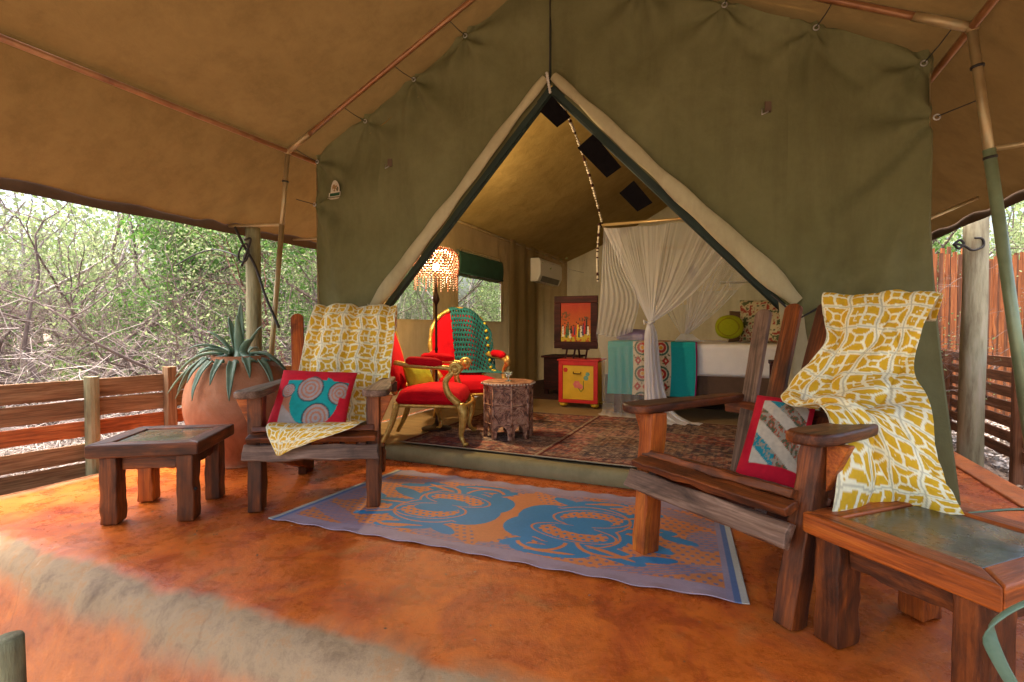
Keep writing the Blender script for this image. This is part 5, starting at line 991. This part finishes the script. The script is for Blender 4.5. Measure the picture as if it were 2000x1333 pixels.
# ============================================================ LEFT FENCE
fd=Vector((.63,1,0)).normalized(); f0=Vector((-3.1,3.75,0))
lf=thing('board_fence','low brown horizontal-board fence along the left of the porch','fence',f0+Vector((0,0,-.2)))
def FP(t,z,off=0): n_=Vector((fd.y,-fd.x,0)); return f0+fd*t*1.182+n_*off+Vector((0,0,z))
bz=[(.675,.54),(.52,.39),(.367,.255),(.20,.075),(.06,-.08)]
ts=[-1.6,-.75,.0,.44,.95,1.6,2.5,3.4]
for i,(a,b_) in enumerate(zip(ts,ts[1:])):
    for k,(zt,zb) in enumerate(bz):
        r0=random.Random(i*7+k); jz=r0.uniform(-.008,.008); plank('board',FP(a+.004,(zt+zb)/2+jz,-.01-.0),FP(b_-.004,(zt+zb)/2+jz+r0.uniform(-.006,.006),-.01),.022,zt-zb,fence_red if k==2 else fence_wood,lf,rough=.0012,bevel=.003)
for i,t_ in enumerate(ts[1:-1]):
    if i%2==1 or t_==0:
        p_=FP(t_,0,.03); b=B(); b.tube([(p_.x,p_.y,-.25+j*.1) for j in range(10)]+[(p_.x,p_.y,.69)],.045,12); b.make('post',log_mat,lf,smooth=False)
    else: plank('post',FP(t_,-.25,.03),FP(t_,.73,.03),.09,.07,fence_wood,lf,up=fd,rough=.0015)
# ============================================================ RIGHT FENCE
rf=thing('board_fence','dark slatted timber fence along the right side path','fence',L(3.3,2.5,-.2))
ps=[-1.2,.3,1.98,3.45,5.0,6.6]
for i,(a,b_) in enumerate(zip(ps,ps[1:])):
    for k in range(7):
        z=.76-k*.125; plank('board',L(3.3,a+.01,z),L(3.3,b_-.01,z+random.uniform(-.008,.008)),.022,.088,fence_dark,rf,rough=.0012,bevel=.003)
for a in ps: plank('post',L(3.27,a,-.3),L(3.27,a,.81),.075,.06,fence_dark,rf,up=L(0,1,0)-L(0,0,0),rough=.0015)
# reed / lath screen beyond
rs=thing('lath_screen','tall red-brown vertical lath screen beyond the right fence','fence',L(5.5,6,-.2))
y_=4.0;i=0
A0,A1=Vector((4.7,6.6,0)),Vector((9.5,7.6,0)); nl=90
for k in range(nl):
    t_=k/nl; p_=A0.lerp(A1,t_); h_=2.05+random.uniform(-.10,.08); plank('lath',(p_.x,p_.y+random.uniform(-.01,.01),-.2),(p_.x+random.uniform(-.02,.02),p_.y,h_),.047,.018,fence_redd if False else (fence_red if k%3 else fence_dark),rs,up=(0,-1,0),bevel=0,rough=.0)
for z in(.4,1.1,1.75): plank('cross_rail',(A0.x,A0.y+.03,z),(A1.x,A1.y+.03,z),.03,.06,fence_dark,rs)
# ============================================================ VEGETATION
def inst_quads(P,size,seed,flat=False,asp=.55):
    r0=np.random.default_rng(seed); n=len(P); a=r0.normal(size=(n,3)); 
    if flat: a[:,2]*=.25
    a/=np.linalg.norm(a,axis=1)[:,None]; b_=r0.normal(size=(n,3)); 
    if flat: b_[:,2]*=.25
    b_-=a*(a*b_).sum(1)[:,None]; b_/=np.linalg.norm(b_,axis=1)[:,None]; s=(size*r0.uniform(.6,1.4,n))[:,None]
    V=np.stack([P-a*s,P-b_*s*asp,P+a*s,P+b_*s*asp],1).reshape(-1,3); F=np.arange(4*n).reshape(-1,4); return V,F
def fastmesh(name,V,F,mat,parent=None,M_=None,kind=None):
    me=bpy.data.meshes.new(name); k=F.shape[1]; V=np.asarray(V,np.float32)
    me.vertices.add(len(V)); me.vertices.foreach_set('co',V.ravel()); me.loops.add(F.size); me.loops.foreach_set('vertex_index',F.ravel().astype(np.int32)); me.polygons.add(len(F)); me.polygons.foreach_set('loop_start',np.arange(0,F.size,k,dtype=np.int32)); me.update(calc_edges=True); me.validate(); me.materials.append(mat)
    o=bpy.data.objects.new(name,me); link(o,parent,M_ or Matrix.Identity(4)); return o
def grow(seed,h,spread,levels=4,r0_=.05,nb=3,curl=.35,low=.3,stems=1):
    rr=random.Random(seed); segs=[]; tips=[]
    def br(p,d,l,r,lev):
        n=6; pts=[p]; 
        for i in range(n):
            d=(d+Vector((rr.gauss(0,curl),rr.gauss(0,curl),rr.gauss(0,curl*.6)+.04))*.55).normalized(); p=p+d*l/n; pts.append(p)
            if lev<levels and i>=(1 if lev else int(low*n)) and rr.random()<.62:
                ax=Vector((rr.gauss(0,1),rr.gauss(0,1),rr.gauss(0,.6))).normalized(); nd=(d*.55+ax*.85).normalized(); br(p,nd,l*rr.uniform(.5,.8),r*(1-i/n*.5)*.58,lev+1)
            if lev>=levels-1: tips.append(tuple(p))
        segs.append((pts,np.linspace(r,max(r*.35,.003),n+1),lev)); 
        if lev<levels: br(p,d,l*.7,r*.4,lev+1)
    for s in range(stems):
        a=rr.uniform(0,6.28); br(Vector((.1*math.cos(a),.1*math.sin(a),0)),Vector((spread*math.cos(a),spread*math.sin(a),1)).normalized(),h*.55,r0_*rr.uniform(.7,1),0)
    return segs,np.array(tips)
TP={}
def tree_proto(seed,h,spread,levels,r0_,stems,leafn,leafs,lmat,bmat,curl=.4):
    segs,tips=grow(seed,h,spread,levels,r0_,3,curl,.3,stems)
    tr,brn=B(),B()
    for pts,rad,lev in segs: (tr if lev==0 else brn).tube(pts,rad,8 if lev==0 else (5 if lev<3 else 3),False)
    parts=[('trunk',np.concatenate(tr.v),np.array(tr.f),bmat),('branches',np.concatenate(brn.v),np.array(brn.f),bmat)]
    if leafn:
        r1=np.random.default_rng(seed); k=r1.integers(0,len(tips),leafn); P=tips[k]+r1.normal(0,.16,(leafn,3)); V,F=inst_quads(P,leafs,seed); parts.append(('crown',V,F,lmat))
    return parts
def place_tree(key,loc,label,grp,rot=0,sc=1,name='bush_tree'):
    t=bpy.data.objects.new(name,None); t.empty_display_size=.2; link(t,None,Matrix.Translation(Vector(loc))@Matrix.Rotation(rot,4,'Z')@Matrix.Scale(sc,4)); prop(t,label,'tree',grp)
    if key not in TP['m']:
        L2=[]
        for nm,V,F,mt in TP[key]:
            o=fastmesh(nm,V,F,mt,t,MW[t]); o.data.shade_smooth() if nm!='crown' else None; L2.append(o)
        TP['m'][key]=L2
    else:
        for src in TP['m'][key]: c=src.copy(); COL.objects.link(c); c.parent=t; c.matrix_basis=Matrix.Identity(4)
    return t
TP['m']={}
TP['bare1']=tree_proto(11,3.2,.7,4,.055,3,1100,.022,leaf_c,bark,.5)
TP['bare2']=tree_proto(23,3.6,.45,4,.06,2,1200,.022,leaf_c,bark,.45)
TP['bare3']=tree_proto(37,4.2,.35,4,.075,2,2500,.024,leaf_c,bark,.38)
TP['bare4']=tree_proto(51,2.4,.9,4,.045,4,900,.020,leaf_b,bark,.6)
TP['red1']=tree_proto(64,4.0,.3,3,.06,1,2000,.024,leaf_c,bark_red,.35)
TP['leafy1']=tree_proto(72,4.6,.5,4,.09,2,30000,.040,leaf_a,bark,.4)
TP['leafy2']=tree_proto(85,4.2,.5,4,.08,2,15000,.030,leaf_c,bark,.4)
g1='bare thorn trees beyond the left fence'; zg=-.2
spots=[('bare1',(-5.4,6.2),0.3,.95,'twisted multi-stemmed bare tree at left, dark forked branches nearest the fence'),
 ('bare4',(-6.3,6.6),2.0,1.1,'low sprawling bare bush at the far left edge of the view'),
 ('bare2',(-3.6,7.2),1.2,1.0,'slim bare tree with upright forks between the fence posts and the pot'),
 ('bare3',(-3.9,9.0),2.2,.95,'tall thin bare tree rising behind the agave'),
 ('red1',(-2.9,7.6),.4,.9,'reddish slender trunk leaning behind the agave leaves'),
 ('bare2',(-3.4,7.1),4.0,.72,'grey forked tree just left of the tent wall'),
 ('bare1',(-3.1,8.6),5.1,1.0,'grey crooked tree seen between log post and tent pole'),
 ('bare3',(-7.6,9.8),.9,1.0,'tall bare tree farther back at the left'),
 ('bare4',(-4.6,7.8),3.3,1.0,'low tangle of bare stems in the middle of the left bush'),
 ('bare2',(-5.8,10.5),5.0,1.15,'thin grey tree deep in the left bush'),
 ('bare1',(-9.2,9.4),1.7,1.1,'bare multi-stemmed tree at the back left edge'),
 ('bare3',(-2.4,11.0),3.9,1.1,'distant bare tree just left of the tent')]
for key,(x,y),rt,sc,lab in spots: place_tree(key,(x,y,zg),lab,g1,rt,sc)
place_tree('leafy1',(-6.9,8.0,zg),'leafy green tree whose crown fills the upper left of the bush','leafy trees beyond the left fence',.5,1.0,'leafy_tree')
place_tree('leafy2',(-7.0,13.5,zg),'dusty green leafy tree in the middle distance at left','leafy trees beyond the left fence',1.5,1.15,'leafy_tree')
place_tree('leafy1',(-11.5,12.5,zg),'broad leafy green tree at the far left','leafy trees beyond the left fence',3.5,1.1,'leafy_tree')
place_tree('leafy2',(-3.6,14.5,zg),'leafy green tree far behind the log post','leafy trees beyond the left fence',4.4,1.1,'leafy_tree')
place_tree('leafy2',(7.2,9.2,zg),'green leafy tree above the lath screen at right','leafy trees beyond the right fence',.2,1.0,'leafy_tree')
place_tree('leafy1',(8.6,8.9,zg),'dense green tree close behind the lath screen at the right edge','leafy trees beyond the right fence',2.2,.85,'leafy_tree')
place_tree('bare1',(4.85,5.6,zg),'thin bare bush between the right fence and the lath screen','leafy trees beyond the right fence',.2,.55)
# cycad-like fern leaves near right screen
# far woodland (reads as one mass)
r1=np.random.default_rng(99); n=420000; ang=r1.uniform(-math.pi,math.pi,n); ang=np.where(r1.uniform(0,1,n)<.55,r1.uniform(math.radians(-68),math.radians(62),n),ang); dist=np.where(np.abs(ang)<1.3,r1.uniform(15,27,n),r1.uniform(13,21,n)); zc=np.power(r1.uniform(0,1,n),1.25)*np.where(np.abs(ang)<1.3,6.5,3.2)
dens=fbm(np.degrees(ang)*.35,zc*1.1+dist*.05,4); hmax=3.2+3.0*vnoise(np.degrees(ang)*.16,ang*0+2,8)+1.0
kp=(dens+r1.uniform(-.12,.12,n)>.47)&(zc<hmax); P=np.stack([dist*np.sin(ang),dist*np.cos(ang),zc-.2],-1)[kp]
V,F=inst_quads(P,.075,5); o=fastmesh('woodland',V,F,leaf_c); prop(o,'pale green far-off woodland behind the bush','woodland',kind='stuff')
bb=B(); r0=random.Random(8)
for k in range(240):
    a=math.radians(r0.uniform(-66,60)); d=r0.uniform(13,24); x,y=d*math.sin(a),d*math.cos(a); p_=Vector((x,y,-.3)); pts=[p_]; dd=Vector((r0.gauss(0,.25),0,1))
    for q in range(6): dd=(dd+Vector((r0.gauss(0,.22),r0.gauss(0,.2),0))).normalized(); p_=p_+dd*.75; pts.append(p_)
    bb.tube(pts,np.linspace(.07,.02,7),4,False)
o=fastmesh('far_stems',np.concatenate(bb.v),np.array(bb.f),twig_mat); prop(o,'grey stems standing in the far woodland','woodland',kind='stuff')
# brushwood: piled dry twigs beyond the fence
tw=B(); r0=random.Random(77); T=[]
V=[];F=[];nn=0
r1=np.random.default_rng(12); n=6500
tt=r1.uniform(-2.2,5,n); off=r1.uniform(.5,5.5,n); base=np.array([-3.1,3.75])[None]+np.outer(tt*1.182,[fd.x,fd.y])+np.outer(off,[-fd.y,fd.x])
h=np.clip(r1.exponential(.28,n),0,1.35)*np.clip(.35+off*.35,0,1.3); c0=np.column_stack([base,-.2+h]); d=r1.normal(size=(n,3)); d[:,2]*=.55; d/=np.linalg.norm(d,axis=1)[:,None]; ln=r1.uniform(.12,.42,n)[:,None]
mid=c0+r1.normal(0,.03,(n,3)); sd=np.cross(d,r1.normal(size=(n,3))); sd/=np.linalg.norm(sd,axis=1)[:,None]; sd2=np.cross(d,sd); w=r1.uniform(.002,.0055,n)[:,None]
rings=[]
for p_ in(c0-d*ln,mid,c0+d*ln): rings.append(np.stack([p_+sd*w,p_-sd*w*.5+sd2*w*.87,p_-sd*w*.5-sd2*w*.87],1))
V=np.stack(rings,1).reshape(-1,3); b0=np.arange(n)[:,None]*9; fq=[]
for i in range(2):
    for j in range(3): fq.append(np.concatenate([b0+i*3+j,b0+i*3+(j+1)%3,b0+(i+1)*3+(j+1)%3,b0+(i+1)*3+j],1))
o=fastmesh('brushwood',V,np.concatenate(fq),twig_mat); prop(o,'tangled dry grey brushwood lying beyond the left fence','brushwood',kind='stuff')
# undergrowth leaves in the brush
n=14000; tt=r1.uniform(-2.5,6,n); off=r1.uniform(1.5,9,n); base=np.array([-3.1,3.75])[None]+np.outer(tt*1.182,[fd.x,fd.y])+np.outer(off,[-fd.y,fd.x]); z=r1.uniform(0,1,n)**1.2*2.6; k=fbm(base[:,0]*1.1,base[:,1]*1.1+z,6)>.5
V,F=inst_quads(np.column_stack([base,-.1+z])[k],.022,3); o=fastmesh('undergrowth',V,F,leaf_b); prop(o,'small scattered leaves of undergrowth among the bare trees','undergrowth',kind='stuff')
# leaf litter and pale stones
n=42000; xx=r1.uniform(2.85,7,n); yy=r1.uniform(-2,9,n); Pq=La(np.stack([xx,yy,xx*0-.205],-1)); Pq[:,2]+=.012*r1.uniform(0,1,n); V,F=inst_quads(Pq,.016,8,True); o=fastmesh('leaf_litter',V,F,litter); prop(o,'brown leaf litter on the side path','leaf litter',kind='stuff')
n=60000; tt=r1.uniform(-3,5,n); off=r1.uniform(-.2,5,n); base=np.array([-3.1,3.75])[None]+np.outer(tt*1.182,[fd.x,fd.y])+np.outer(off,[-fd.y,fd.x]); V,F=inst_quads(np.column_stack([base,-.2+.03*r1.uniform(0,1,n)]),.022,18,True); o=fastmesh('dry_ground_litter',V,F,gravel_mat); prop(o,'pale dry twigs and stones on the ground behind the left fence','ground litter',kind='stuff')
n=16000; xx=r1.uniform(3.35,5.2,n); yy=r1.uniform(-1,8,n); Pq=La(np.stack([xx,yy,xx*0-.2],-1)); Pq[:,2]+=.05*r1.uniform(0,1,n); V,F=inst_quads(Pq,.03,28,True); o=fastmesh('pale_ground_litter',V,F,gravel_mat); prop(o,'pale litter behind the right fence','ground litter',kind='stuff')

n=260; P=La(np.stack([r1.uniform(-2.9,2.6,n),r1.uniform(-1.95,.0,n),np.full(n,.006)],-1)); V,F=inst_quads(P,.006,41,True); o=fastmesh('floor_grit',V,F,litter); prop(o,'tiny bits of leaf and grit scattered on the porch floor','grit',kind='stuff')
